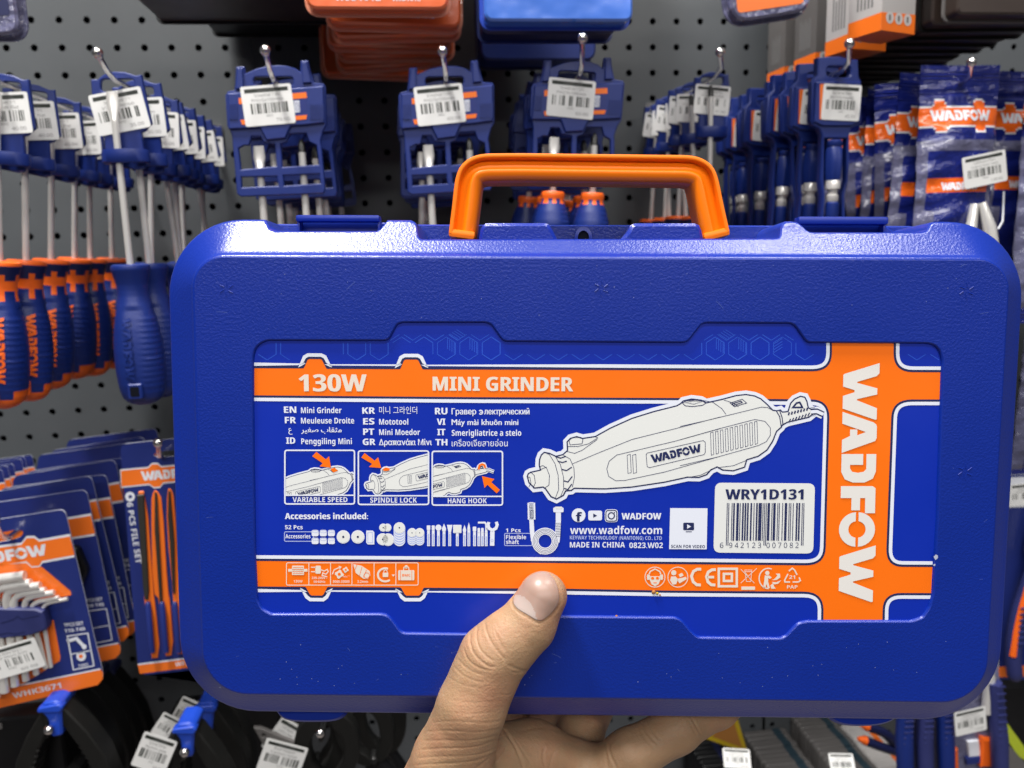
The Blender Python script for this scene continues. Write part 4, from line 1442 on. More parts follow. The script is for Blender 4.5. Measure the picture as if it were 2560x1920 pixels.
SX1 = w2([(785, 945)], .26, at(*cA(735, 480), .26), cA)[0][0] - 3.0
lean_to(f1, 12, .255)
for i, (d, dx, tx) in enumerate(((.222, .002, 80), (.172, .0, 139), (.132, .002, 190), (.100, -.001, 240), (.06, .002, 294))):
    c = copy_tree(f1)
    c.location = (s1.x + dx, -d, s1.z)
    c.rotation_euler = (0, 0, R_((12, 4, -14, 9, -6)[i]))
    lean_to(c, tx, d)
    c['label'] = 'orange trimmed long screwdriver, %s on the hook at the left edge' % nth(i + 1)

# hook with the small price tags right of the orange handle
s6 = hook(cC(298, 478), .175, cC(345, 320), .255, 'chrome hook whose white ball tip stands above the small single screwdriver')
G6 = 'single screwdrivers right of the case handle'
f6 = single_pack('short_screwdriver', 'single screwdriver with dark cross tip over its sticker, right of the case handle', s6, .175, 'trim', -112, ('Screwdriver 1*1', 'PH2x100mm Cross Head'), '41.00', tip='cross', tagscale=.88, grp=G6, seed=6, ang=-5, scale=.95)
f6.location = (s6.x, -.175, s6.z)
for i, (d, dx, ry) in enumerate(((.135, -.003, -2), (.115, -.004, 2), (.092, .0, -3), (.07, -.002, 2), (.048, 0, -2), (.026, -.001, 3))):
    c = copy_tree(f6)
    c.location = (s6.x + dx, -d, s6.z)
    c.rotation_euler = (0, R_(ry * 1.3), R_(rnd(-12, 12)))
    c['label'] = 'single screwdriver, %s in the row right of the case handle' % nth(i + 1)

# ------------------------------------------------------------------ hanger with two screwdrivers
DBL = [(1450, 408), (1500, 405), (1506, 450), (1530, 440), (1580, 418), (1640, 405), (1700, 398), (1760, 402), (1815, 418), (1845, 438), (1846, 370), (1893, 368), (1903, 420), (1930, 505), (1990, 512), (2000, 530), (2006, 762), (1985, 800), (1968, 865), (1975, 900), (1999, 1150), (1988, 1186), (1480, 1206), (1456, 1190), (1440, 1000), (1425, 832), (1412, 800), (1396, 770), (1385, 582), (1400, 560), (1440, 552), (1446, 500)]
WIN = [[(1465, 908), (1500, 890), (1530, 890), (1545, 835), (1600, 835), (1620, 872), (1688, 882), (1700, 1020), (1480, 1040)], [(1724, 882), (1760, 870), (1782, 820), (1880, 815), (1900, 868), (1945, 890), (1960, 1010), (1735, 1025)],
       [(1482, 1085), (1702, 1080), (1710, 1140), (1486, 1150)], [(1740, 1075), (1962, 1065), (1970, 1125), (1746, 1140)]]


def double_pack(label, lines, price, handle_z, slot_o, d, grp, seed, st=(1652, 648), stw=35, sth=27, ang=4, htr='short', tips=('slot', 'cross')):
    o0 = at(*cA(1688, 490), .25)
    root = thing('screwdriver_pair_pack', label, 'screwdriver set', slot_o, (0, 0, 0), grp)
    P = w2(DBL, .25, o0, cA)
    mb = MB()
    mb.prism(P, 0, 3.5, M['blue'], [w2(rrect(1556, 468, 1802, 522, 24), .25, o0, cA)] + [w2(w_, .25, o0, cA) for w_ in WIN], bev=.6)
    up = w2([(1402, 575), (1990, 528), (1996, 755), (1880, 768), (1790, 775), (1755, 850), (1640, 862), (1600, 785), (1408, 795)], .25, o0, cA)
    mb.prism(up, -2.2, .2, M['blue'], bev=.8)
    hd = [w2(h_, .25, o0, cA) for h_ in ([(1460, 420), (1492, 418), (1500, 545), (1452, 548)], [(1855, 382), (1886, 380), (1915, 508), (1862, 512)])]
    for h_ in hd:
        mb.prism(h_, -2.0, .2, M['blue'], bev=.5)
    for k in range(9):                                     # grip ribs at both ends of the label field
        for xa, xb in ((1412, 1460), (1905, 1985)):
            x = xa + (xb - xa) * k / 8
            mb.prism(w2([(x, 640), (x + 4, 640), (x + 6, 735), (x + 2, 735)], .25, o0, cA), -2.8, -2.1, M['blue'])
    mb.build('hanger', root, 35)
    mb = MB()
    mb.sheet(w2([(1478, 605), (1884, 570), (1892, 735), (1490, 768)], .25, o0, cA), -2.35, M['cardblue'])
    mb.sheet(w2([(1470, 605), (1884, 568), (1890, 603), (1474, 642)], .25, o0, cA), -2.45, M['cardorange'])
    mb.sheet(w2([(1482, 738), (1890, 708), (1884, 734), (1492, 768)], .25, o0, cA), -2.45, M['cardorange'])
    mb.sheet(w2([(1808, 622), (1842, 619), (1846, 690), (1812, 694)], .25, o0, cA), -2.45, M['pwhite'])
    for k in range(4):
        q_ = w2([(1812 + 8 * k, 628), (1815 + 8 * k, 628), (1819 + 8 * k, 688), (1816 + 8 * k, 688)], .25, o0, cA)
        mb.sheet(q_, -2.5, M['cardblue'])
    mb.build('product_label', root, 0)
    c = w2([st], .25, o0, cA)[0]
    sticker('price_sticker', root, c, stw, sth, ang, -2.6, lines, price, '6852', seed)
    a, b = w2([(1580, 890), (1845, 850)], .25, o0, cA)
    for q_, t in ((a, tips[0]), (b, tips[1])):
        shaft(root, q_[0], 4.5 if t == 'slot' else 4.5, q_[1], handle_z, t, 2.6)
        driver_handle(root, q_[0], 4.5, handle_z, htr, .86)
    return root


for nm, cf, slot, d, tip, dt, prs, hz, seed, ang, rots, back, desc in (
        (0, cA, (1688, 492), .25, (1630, 310), .29, '70.00', -140, 11, 4, 0, (.205, .165, .125, .09, .055), 'above the case left latch'),
        (1, cB, (650, 492), .25, (630, 315), .29, '60.00', -132, 12, 4, -1, (.20, .17, .145, .1, .05), 'just left of the case handle'),
        (2, cB, (1465, 460), .25, (1490, 235), .29, '60.00', -84, 13, -3, 3, (.21, .17, .13, .09), 'above the middle of the case handle')):
    s = hook(cf(*slot), d, cf(*tip), dt, ('chrome hook of the left pair pack', 'chrome hook below the orange blister packs', 'chrome hook below the blue tray packs')[nm])
    g = ('pair packs on the left hook', 'pair packs on the hook under the orange packs', 'pair packs above the case handle')[nm]
    o = double_pack('two screwdrivers in blue hanger, frontmost ' + desc, ('Screwdriver 1*2+1', 'PH2/5x100mm'), prs, hz, (s.x, -d, s.z), d, g, seed, ang=ang)
    o.rotation_euler = (0, R_(rots), 0)
    for i, db in enumerate(back):
        c = copy_tree(o)
        c.location = (s.x + rnd(-.003, .003), -db, s.z)
        c.rotation_euler = (0, R_(rots + rnd(-5, 5)), R_(rnd(-8, 8)))
        c['label'] = 'two screwdrivers in blue hanger, %s on the hook %s' % (nth(i + 1), ('above the left latch', 'under the orange packs', 'under the blue trays')[nm])

# ------------------------------------------------------------------ bit holder packs (narrow blue frames)
s7 = hook(cC(1068, 445), .245, cC(1140, 268), .295, 'chrome hook that rises in front of the white and orange boxes')
HB = [(945, 352), (1000, 348), (1085, 345), (1100, 352), (1150, 362), (1195, 366), (1200, 470), (1214, 500), (1216, 740), (1200, 768), (1150, 790), (1140, 830), (1142, 1000), (1130, 1120), (1112, 1200), (1118, 1400), (1125, 1640), (960, 1640), (962, 1400), (975, 1200), (962, 1100), (972, 830), (955, 790), (915, 768), (903, 740), (912, 500), (945, 460)]
root = thing('bit_holder_pack', 'narrow blue frame with nut driver and steel socket, frontmost, left of the pouches', 'bit holder', (s7.x, -.245, s7.z), (0, 0, 0), 'bit holder packs left of the foil pouches')
P = w2(HB, .245, s7, cC)
mb = MB()
mb.prism(P, 0, 7, M['blue'], [w2(rrect(1000, 405, 1150, 475, 30), .245, s7, cC), w2([(988, 850), (1126, 850), (1122, 1110), (1095, 1190), (1100, 1400), (1104, 1610), (980, 1610), (982, 1400), (992, 1200), (985, 1110)], .245, s7, cC)], bev=.9)
mb.prism(w2([(925, 505), (1205, 500), (1205, 750), (1140, 775), (970, 775), (915, 750)], .245, s7, cC), -2, .3, M['blue'], bev=.8)
mb.build('frame', root, 35)
c = w2([(1080, 633)], .245, s7, cC)[0]
mb = MB()
mb.prism(w2([(950, 520), (985, 518), (985, 740), (948, 735)], .245, s7, cC), -2.2, -2.0, M['cardorange'])
mb.build('product_label', root, 0)
sticker('price_sticker', root, c, 31, 26.5, -3, -2.3, ('Nut Driver 8mm', 'WNS1608 Magnetic'), '45.00', seed=21)
mb = MB()
a, b = w2([(1055, 860), (1055, 1600)], .245, s7, cC)
L = a[1] - b[1]
mb.lathe([(.01, 0), (5, 0), (6.2, -1), (6.2, -4), (5.4, -5), (6.4, -7), (6.6, -18), (6.2, -26), (5.4, -30.5)], M['blue'], 22, (a[0], 2, a[1]), lambda z, t: .5 * math.cos(6 * t) * (z < -6))
mb.build('grip', root, 40)
mb = MB()
mb.lathe([(5.4, -30.5), (5.6, -31), (5.6, -37), (3.6, -38), (3.6, -41), (4.6, -42), (4.6, -46), (4.0, -47)], M['steel'], 22, (a[0], 2, a[1]))
mb.build('socket', root, 40)
mb = MB()
mb.lathe([(4.0, -47), (5.2, -48), (5.2, -60), (4.4, -62), (5.4, -64), (5.4, -80), (.01, -81)], M['blue'], 22, (a[0], 2, a[1]))
mb.build('shank_cover', root, 40)
for i, (d, dx, ry) in enumerate(((.222, -.004, 2), (.198, -.003, -2), (.178, -.006, 3), (.158, -.001, -2), (.122, -.003, 2), (.098, 0, -3), (.078, -.002, 2), (.05, 0, 1))):
    c = copy_tree(root)
    c.location = (s7.x + dx, -d, s7.z)
    c.rotation_euler = (0, R_(ry), R_(rnd(-7, 7)))
    c['label'] = 'narrow blue bit holder, %s in the row left of the pouches' % nth(i + 1)


# ------------------------------------------------------------------ foil pouches with pliers
def pouch(label, o, grp, w=67.0, h=205.0, top=20.0, seed=1, cut=True, price='130.00'):
    root = thing('foil_pouch', label, 'pouch', o, (0, 0, 0), grp)
    rs = random.Random(seed)
    mb = MB()
    nx, nz = 40, 150
    ph = rs.random() * 6

    def prof(x, z):                                        # pillow shape with creases
        t = -z
        f = min(1, max(0, (t - 20) / 30)) * min(1, max(0, (h - t - 12) / 20))
        b = math.cos(x * math.pi * .5) ** .6 * 9 * f
        return b + .7 * math.sin(x * 5 + t * .10 + ph) * f + (.5 * math.sin(t * 2.1) if t < 22 or t > h - 12 else 0) + .5 * math.sin(t * .35 + x * 2)

    for side in (-1, 1):
        V, Fm = [], {}
        for j in range(nz + 1):
            z = -h * j / nz
            for i in range(nx + 1):
                x = -1 + 2 * i / nx
                ww = w / 2 * (1 - .03 * math.sin(-z / h * math.pi) + .006 * math.sin(z * .3))
                V.append((x * ww, side * prof(x * .999, z), z + top + (.8 * (i % 2) if j == 0 else 0)))
        for j in range(nz):
            t = h * (j + .5) / nz
            for i in range(nx):
                x = -1 + 2 * (i + .5) / nx
                bump = 4.6 * max(0, min(1, (.17 - abs(x + .52)) / .06), min(1, (.17 - abs(x - .5)) / .06))
                if t < 24:
                    m_ = 'foilblue'
                elif 29.5 - bump < t < 46.5 + bump and side < 0:
                    m_ = 'foilorange' if 31 - bump < t < 45 + bump else 'foilwhite'
                elif t < 56 or t > h - 10:
                    m_ = 'foilblue'
                elif side < 0 and abs(x) > .80:
                    m_ = 'foilclear'
                elif side < 0 and t < 64:
                    m_ = 'foilclear'
                elif side < 0 and 85 < t < 96:
                    m_ = 'foilorange'
                elif side < 0 and t < 110:
                    m_ = 'foilblue'
                elif side < 0:
                    m_ = 'foilclear' if abs(x) > .62 else 'foilblue'
                else:
                    m_ = 'foilblue'
                Fm.setdefault(m_, []).append((j * (nx + 1) + i, j * (nx + 1) + i + 1, (j + 1) * (nx + 1) + i + 1, (j + 1) * (nx + 1) + i))
        base = len(mb.v)
        mb.v += V
        for m_, Fc in Fm.items():
            k = mb.mid(M[m_])
            for f in Fc:
                mb.f.append(tuple(i + base for i in f))
                mb.mi.append(k)
    film = mb.build('film', root, 60)
    mb = MB()
    P_ = lambda z0, hh, L: logo(mb, -L / 2, z0, hh, 0, M['pwhite'], 0, L)
    P_(top - 41.5, 8.6, 50)
    mb.v = [(x, -prof(x / (w / 2), z - top) - .35, z) for x, y, z in mb.v]
    mb.build('banner_lettering', film, 0)
    mb = MB()
    P_(top - 94, 6, 30)
    mb.v = [(x, -prof(x / (w / 2), z - top) - .35, z) for x, y, z in mb.v]
    mb.build('card_lettering', film, 0)
    return root


s8 = hook(cC(1815, 505), .25, cC(1890, 382), .285, 'chrome hook that pierces the crimped top of the foil pouches')
o8 = at(*cC(1818, 480), .25)
G8 = 'foil pouches on the hook above the right latch'
pf = pouch('blue foil pouch with price sticker and steel plier jaws, above the right latch', o8, G8, 66, 205, 9, 5)
k = w2([(1905, 1050)], .25, o8, cC)[0]
sticker('price_sticker', pf, k, 36, 24, 10, -12.2, ('Combination Pliers', 'Cutting Steel 7inch'), '130.00', seed=31, code='6844')
for s_ in (-1, 1):                                          # polished jaws behind the film
    mb = MB()
    a = w2([(1860, 1260), (1810, 1500), (1780, 1660)] if s_ < 0 else [(1905, 1250), (1935, 1400), (1960, 1660)], .25, o8, cC)
    mb.tube([(a[0][0], -9, a[0][1]), (a[1][0], -12, a[1][1]), (a[2][0], -12, a[2][1])], [3.2, 5, 6.5], M['steel'], 12)
    mb.build('plier_jaw', pf, 50)
mb = MB()
a = w2([(2000, 1410), (2040, 1360), (2052, 1180)], .25, o8, cC)
mb.tube([(a[0][0], -9.6, a[0][1]), (a[1][0], -7.6, a[1][1]), (a[2][0], -6.5, a[2][1])], .7, M['pwhite'], 8)
mb.build('printed_curve', pf, 50)
pb = pouch('temporary', o8, G8, 66, 205, 9, 9)
first = True
for i, (d, dx, ry, rz) in enumerate(((.225, -.004, 3, 6), (.200, -.005, -2, -9), (.178, -.003, 2, 5), (.155, -.006, -2, -6), (.13, 0, 1, 4), (.1, -.003, -2, 5), (.065, 0, 2, -4))):
    c = pb if first else copy_tree(pb)
    first = False
    c.location = (o8.x + dx, -d, o8.z - .004 + rnd(-.002, .002))
    c.rotation_euler = (0, R_(ry), R_(rz))
    c['label'] = 'blue foil pouch, %s in the row above the right latch' % nth(i + 1)
s9 = hook((2668, 205), .25, (2700, 150), .285, 'chrome hook just past the right edge that carries more pouches')
G9 = 'foil pouches at the right edge'
for i, (d, dx, ry) in enumerate(((.248, 0, 0), (.212, -.002, 2), (.18, .002, -2), (.14, -.003, 1), (.1, 0, 2), (.06, 0, -2))):
    c = copy_tree(pb)
    c.location = (s9.x + dx, -d, s9.z + .006)
    c.rotation_euler = (0, R_(ry), R_(rnd(-5, 5)))
    c['group'] = G9
    c['label'] = 'foil pouch high at the right edge, %s on its hook' % nth(i)


# ------------------------------------------------------------------ hex key cards, lower left
s10 = hook(cE(95, 745), .255, cE(-40, 640), .29, 'chrome hook behind the hex key card at the left edge')
o10 = at(*cE(90, 745), .255)
D10 = .255
W10 = lambda L, cf=cE: w2(L, D10, o10, cf)
ck = thing('hex_key_card', 'blister card of bent steel star keys with price sticker at the left edge', 'hex key set', (o10.x, -D10, o10.z), (0, 0, 0), 'hex key cards at the lower left')
P = fillet(W10([(-420, 690), (512, 545), (760, 1625), (735, 1760), (-190, 1990)][:3]) + W10([(630, 310), (632, 360), (600, 400), (-430, 640)], cG), 5, 4)
mb = MB()
mb.prism(P, 0, .9, M['cardblue'], [chaikin(W10([(-60, 750), (80, 715), (165, 708), (190, 735), (150, 775), (40, 800), (-60, 815)]), 1)], mside=M['pwhite'])
up, lo = [(-430, 930), (-60, 850), (170, 820), (210, 768), (270, 765), (310, 795), (553, 752)], [(590, 915), (335, 962), (310, 1000), (250, 1005), (210, 965), (-60, 1010), (-420, 1090)]
mb.sheet(W10([(p[0], p[1] - 10) for p in up] + [(p[0], p[1] + 10) for p in lo]), -.12, M['pwhite'])
mb.sheet(W10([(p[0], p[1] + 8) for p in up] + [(p[0], p[1] - 8) for p in lo]), -.2, M['cardorange'])
a, b = W10([(-290, 1010), (380, 905)])
an = math.atan2(b[1] - a[1], b[0] - a[0])
logo(mb, a[0], a[1], 9.0, -.28, M['pwhite'], an, math.hypot(b[0] - a[0], b[1] - a[1]))
mb.sheet(W10([(-300, 1010), (210, 970), (250, 1008), (330, 1000), (560, 1195), (562, 1225), (380, 1260), (-300, 1290)]), -.2, M['cardorange'])
mb.sheet(W10([(330, 0), (372, 225), (368, 250), (140, 395), (-200, 450), (-200, 60)], cG), -.2, M['cardorange'])
mb.sheet(W10([(618, 300), (632, 322), (632, 362), (600, 398), (-430, 640), (-430, 520)], cG), -.2, M['cardorange'])
mb.stroke(W10([(-430, 510), (200, 385), (618, 300)], cG), 1.2, -.26, M['pwhite'])
p, q = W10([(85, 480), (380, 415)], cG)
mb.text('WHK3671', p[0], p[1], p[0] + math.hypot(q[0] - p[0], q[1] - p[1]), 4.4, -.28, M['pwhite'], .03, math.atan2(q[1] - p[1], q[0] - p[0]))
for t, a, b in (('7PCS/SET', (395, 42), (515, 28)), ('T10-T40', (400, 78), (525, 62))):
    p, q = W10([a, b], cG)
    mb.text(t, p[0], p[1], p[0] + math.hypot(q[0] - p[0], q[1] - p[1]), 2.8, -.28, M['pwhite'], .02, math.atan2(q[1] - p[1], q[0] - p[0]))
mb.stroke(W10([(415, 98), (540, 80), (578, 280), (452, 305)], cG), .9, -.28, M['pwhite'], True)
mb.stroke(W10([(436, 210), (560, 186)], cG), .8, -.28, M['pwhite'])
mb.stroke(W10([(412, 130), (470, 112), (515, 160)], cG), 2.6, -.28, M['pwhite'])
mb.sheet(W10([(p_[0] + 0, p_[1]) for p_ in circle(518, 163, 16, 12)], cG), -.30, M['pwhite'])
mb.sheet(W10(circle(500, 222, 30, 14), cG), -.28, M['pwhite'])
mb.sheet(W10(circle(498, 222, 14, 5), cG), -.34, M['cardorange'])
p, q = W10([(485, 290), (545, 278)], cG)
mb.text('TORX', p[0], p[1], p[0] + math.hypot(q[0] - p[0], q[1] - p[1]), 2.2, -.28, M['pwhite'], .02, math.atan2(q[1] - p[1], q[0] - p[0]))
mb.build('card', ck, 0)
for i in range(7):                                          # seven bent star keys
    x, y = 555 - 72 * i, 1235 - 36 * i
    if i:
        x, y = (545, 490, 455, 390, 350, 280, 235)[i], (1232, 1222, 1180, 1160, 1120, 1100, 1040)[i]
    r = 1.5 + .38 * i
    p = W10([(x, y), (x - 140 - 12 * i, y + 28), (x - 190 - 16 * i, y + 55), (x - 200 - 16 * i, y + 110)])
    foot = W10([((330, 300, 245, 185, 120, 60, 5)[i], (270, 275, 310, 345, 375, 410, 440)[i])], cG)[0]
    mb = MB()
    y0 = -3.0 - r - .6 * i * .2
    mb.tube([(p[0][0], y0, p[0][1])] + [(k_[0], y0, k_[1]) for k_ in chaikin(p[1:], 2, False)] + [(foot[0], y0, foot[1])], r, M['steel'], 10)
    mb.build('star_key', ck, 50)
mb = MB()
mb.prism(W10([(-250, 1275), (330, 1290), (385, 1310), (415, 1420), (410, 1455), (280, 1500), (-250, 1560)]), -10, -.6, M['grip'], bev=1.2)
mb.stroke(W10([(60, 1400), (160, 1370), (190, 1345), (225, 1370), (360, 1340)]), .8, -10.1, M['navy'])
mb.stroke(W10([(20, 1540), (40, 1490), (120, 1475), (180, 1485), (250, 1465)]), .8, -10.1, M['navy'])
mb.build('key_holder', ck, 35)
p = W10([(110, 205)], cG)[0]
sticker('price_sticker', ck, (p[0] - 1, p[1]), 46, 24, 13.5, -10.6, ('TORX Allen Key L', 'Shape Short Arm'), '60.00', '6382', 33)
G10 = 'hex key cards at the lower left'
bcard = thing('hex_key_card', 'x', 'hex key set', (0, 0, 0), (0, 0, 0), G10)
mb = MB()
mb.prism(P, 0, .9, M['cardblue'], mside=M['pwhite'])
mb.sheet(W10([(p[0], p[1] - 10) for p in ((-430, 930), (553, 752))] + [(p[0], p[1] + 10) for p in ((590, 915), (-420, 1090))]), -.12, M['pwhite'])
mb.sheet(W10([(p[0], p[1] + 8) for p in ((-430, 930), (553, 752))] + [(p[0], p[1] - 8) for p in ((590, 915), (-420, 1090))]), -.2, M['cardorange'])
mb.sheet(W10([(618, 300), (632, 322), (632, 362), (600, 398), (-430, 640), (-430, 520)], cG), -.2, M['cardorange'])
mb.stroke(W10([(-430, 510), (200, 385), (618, 300)], cG), 1.2, -.26, M['pwhite'])
mb.stroke(W10([(415, 98), (540, 80), (578, 280), (452, 305)], cG), .7, -.28, M['pwhite'], True)
mb.stroke(W10([(436, 210), (560, 186)], cG), .6, -.28, M['pwhite'])
for t, a, b in (('7PCS/SET', (395, 42), (515, 28)), ('T10-T40', (400, 78), (525, 62))):
    p, q = W10([a, b], cG)
    mb.text(t, p[0], p[1], p[0] + math.hypot(q[0] - p[0], q[1] - p[1]), 2.8, -.28, M['pwhite'], .02, math.atan2(q[1] - p[1], q[0] - p[0]), 1)
mb.build('card', bcard, 0)
mb = MB()
mb.prism(fillet(W10([(-300, 1010), (470, 1000), (560, 1195), (420, 1500), (430, 1740), (-200, 1900)]), 3, 3), -7, -.4, M['blackplastic'], bev=1.5)
mb.build('key_tray', bcard, 40)
for i, (d, dx, dz, ry) in enumerate(((.225, .004, .006, .5), (.210, .003, .012, -1), (.188, .005, .008, 1), (.160, .003, .012, -.5), (.143, .005, .010, .5), (.118, .005, .018, 1), (.09, .004, .016, 0), (.06, .006, .018, 1))):
    c = bcard if i == 0 else copy_tree(bcard)
    c.location = (o10.x + dx, -d, o10.z + dz)
    c.rotation_euler = (0, R_(ry), 0)
    c['label'] = 'hex key card without sticker, %s in the lower left stack' % nth(i + 1)
for i, (px, py, d) in enumerate(((79, 1136, .03), (60, 1139, .05), (52, 1146, .065), (32, 1158, .085), (18, 1163, .10), (4, 1172, .12))):
    c = copy_tree(bcard)
    q_ = at(px, py, d)
    q0 = W10([(512, 545)])[0]
    c.location = (q_.x - q0[0] * .001 * .62, -d, q_.z - q0[1] * .001 * .62)
    c.scale = (.62, .62, .62)
    c['group'] = 'small hex key cards at the left edge'
    c['label'] = 'small blue card end at the left edge, %s' % ('rearmost' if i == 0 else ORD[i] + ' from the back')

# ------------------------------------------------------------------ needle file card beside the case
s11 = hook(cE(1292, 112), .235, cE(1247, 22), .262, 'chrome hook with white tip at the top of the file set card')
o11 = at(*cE(1285, 118), .235)
W11 = lambda L, cf=cE: w2(L, .235, o11, cf)
fc = thing('file_set_card', 'card of needle files in orange slots, half behind the case left side', 'file set', (o11.x, -.235, o11.z), (0, 0, 0))
P = fillet(W11([(950, 60), (985, 30), (1640, -40), (1660, 0), (1900, 2000)]) + W11([(1560, 200), (1540, 265), (880, 340), (848, 290)], cG), 4, 4)
mb = MB()
mb.prism(P, 0, 1.0, M['cardblue'], [W11([(1212, 118), (1240, 95), (1400, 75), (1440, 95), (1420, 120), (1250, 142)])], mside=M['pwhite'])
up, lo = [(948, 232), (1170, 212), (1200, 182), (1245, 180), (1275, 205), (1650, 170)], [(1672, 310), (1290, 345), (1265, 378), (1215, 382), (1180, 355), (960, 378)]
mb.sheet(W11(up + lo), -.12, M['pwhite'])
mb.sheet(W11([(p_[0] + (8 if p_[0] < 960 else 0), p_[1] + 11) for p_ in up] + [(p_[0] + (2 if p_[0] < 965 else 0), p_[1] - 11) for p_ in lo]), -.2, M['cardorange'])
a, b = W11([(1120, 322), (1580, 285)])
logo(mb, a[0], a[1], 7.6, -.28, M['pwhite'], math.atan2(b[1] - a[1], b[0] - a[0]), math.hypot(b[0] - a[0], b[1] - a[1]))
a, b = W11([(1002, 495), (1076, 975)])
mb.text('6 PCS FILE SET', a[0], a[1], a[0] + math.hypot(b[0] - a[0], b[1] - a[1]), 4.3, -.28, M['pwhite'], .03, math.atan2(b[1] - a[1], b[0] - a[0]))
mb.sheet(W11(circle(1028, 447, 40, 8)), -.28, M['pwhite'])
mb.sheet(W11(circle(1030, 447, 15, 10)), -.32, M['cardblue'])
mb.sheet(W11([(845, 270), (1560, 190), (1560, 240), (860, 330)], cG), -.2, M['cardorange'])
mb.stroke(W11([(848, 272), (1150, 235), (1560, 185)], cG), 1.4, -.26, M['pwhite'])
a, b = W11([(1078, 284), (1230, 268)], cG)
mb.text('WFS3061', a[0], a[1], a[0] + 22, 3.6, -.28, M['pwhite'], .03, math.atan2(b[1] - a[1], b[0] - a[0]))
mb.build('card', fc, 0)
FI = ([(1078, 405), (1158, 400), (1215, 1200), (1230, 1300), (1272, 1715), (1180, 1722)], [(1215, 400), (1240, 395), (1285, 470), (1330, 1200), (1345, 1260), (1378, 1695), (1292, 1705), (1265, 1260), (1210, 1200), (1195, 480)], [(1322, 385), (1355, 380), (1380, 470), (1420, 1200), (1430, 1260), (1462, 1680), (1388, 1690), (1375, 1260), (1320, 700)],
      [(1450, 375), (1480, 372), (1520, 1250), (1560, 1670), (1490, 1675), (1470, 1250)], [(1560, 370), (1590, 372), (1630, 1250), (1665, 1660), (1600, 1665), (1580, 1250)])
ST = ([(1090, 425), (1146, 422), (1185, 1180), (1178, 1250), (1155, 1250), (1140, 1160)], [(1232, 400), (1248, 420), (1290, 1250), (1290, 1280), (1270, 1280), (1230, 700)], [(1340, 400), (1352, 400), (1385, 800), (1390, 1200), (1375, 1200), (1335, 600)], [(1460, 390), (1475, 390), (1500, 1250), (1480, 1250)], [(1570, 390), (1582, 390), (1605, 1250), (1590, 1250)])
for A, B in zip(FI, ST):
    mb = MB()
    q_ = W11(A)
    mb.prism(chaikin(q_, 1), -1.3, -.2, M['cardorange'], bev=.4)
    mb.build('file_slot', fc, 40)
    mb = MB()
    mb.prism(W11(B), -3.4, -1.3, M['filesteel'], bev=.5)
    mb.build('needle_file', fc, 40)
    mb = MB()
    hdl = W11([((B[2][0] + B[-2][0]) / 2 + 8, 1265), ((B[2][0] + B[-2][0]) / 2 + 42, 1655)])
    mb.tube([(hdl[0][0], -3, hdl[0][1]), (hdl[0][0] + .1, -4, hdl[0][1] - 3), (hdl[1][0], -4, hdl[1][1])], [1.6, 2.3, 2.4], M['cardblue'], 12)
    mb.build('file_handle', fc, 50)

# ------------------------------------------------------------------ products above: orange blister packs, blue trays, boxes, dark packs; the tallest stretched upward to block light
def blister(name, label, cat, grp, px0, px1, pyb, d, hgt, thick, m_face, m_lip, text=None, tilt=0.0, r=8, txtm=None):
    """a hanging pack whose bottom edge runs from px0 to px1 at pyb, d in front of the board"""
    a, b = at(px0, pyb, d), at(px1, pyb, d)
    w = (b.x - a.x) * 1000
    o = Vector(((a.x + b.x) / 2, -d, (a.z + b.z) / 2))
    root = thing(name, label, cat, o, (0, R_(tilt), 0), grp)
    mb = MB()
    P = rrect(-w / 2, 0, w / 2, hgt, r, 5)
    mb.prism(P, 0, thick, m_face, bev=1.6)
    mb.build('tray', root, 35)
    mb = MB()
    mb.prism(offset(P, -2.2 if area2(P) > 0 else 2.2), thick + .02, thick + 1.3, m_lip, bev=.4)
    mb.build('rim', root, 35)
    if text:
        mb = MB()
        mb.text(text, -w * .3, 5.2, w * .02, 5.6, -.2, txtm or M['pwhite'], .03, 0, 1)
        mb.text(text, w * .1, 5.2, w * .3, 3.0, -.2, txtm or M['pwhite'], .03, 0, 1)
        mb.build('lettering', root, 0)
    return root


G20 = 'orange blister packs above the case handle'
op = blister('orange_pack', 'glossy orange blister pack, frontmost and highest above the case handle', 'blister pack', G20, 766, 1122, 22, .265, 260, 12, M['salmon'], M['salmonedge'], 'WSB1012')
for i, (d, dx, ry, rz) in enumerate(((.232, .010, 1.5, 0), (.200, .012, -2, 3), (.168, .003, 1.5, -3), (.135, .009, -1, 2), (.100, .004, -2.5, -2), (.062, -.012, 1, 6))):
    c = copy_tree(op)
    c.location = (op.location.x + dx, -d, op.location.z - .002)
    c.rotation_euler = (0, R_(ry), R_(rz))
    c['label'] = 'orange blister pack, %s in the stack above the case handle' % nth(i + 1)
G21 = 'blue tray packs above the case handle'
bt = blister('blue_tray_pack', 'blue tray pack under shiny clear film, frontmost above the case handle', 'blister pack', G21, 1212, 1582, 52, .275, 260, 16, M['tray_sheen'], M['capblue'], r=6)
mb = MB()
for k in range(5):
    mb.ball((-45 + 22 * k + rnd(-3, 3), -.2, 14 + rnd(-5, 6)), rnd(1.5, 3), M['pwhite'], 8)
mb.v = [(x, y * .25, z) for x, y, z in mb.v]
bt2 = blister('blue_tray_pack', 'dark blue tray pack just behind the shiny blue one', 'blister pack', G21, 1205, 1540, 84, .235, 260, 20, M['navy'], M['blue'], r=6)
bt3 = blister('blue_tray_pack', 'dark blue tray pack lowest in view behind the shiny blue one', 'blister pack', G21, 1202, 1490, 150, .10, 260, 30, M['blue'], M['navy'], r=10)
blister('clear_orange_pack', 'clear blister pack with orange card end, cut by the top edge', 'blister pack', None, 1830, 2034, 40, .27, 120, 9, M['foilclear'], M['foilclear'], tilt=-8, r=14)
o = SC.objects['clear_orange_pack']
mb = MB()
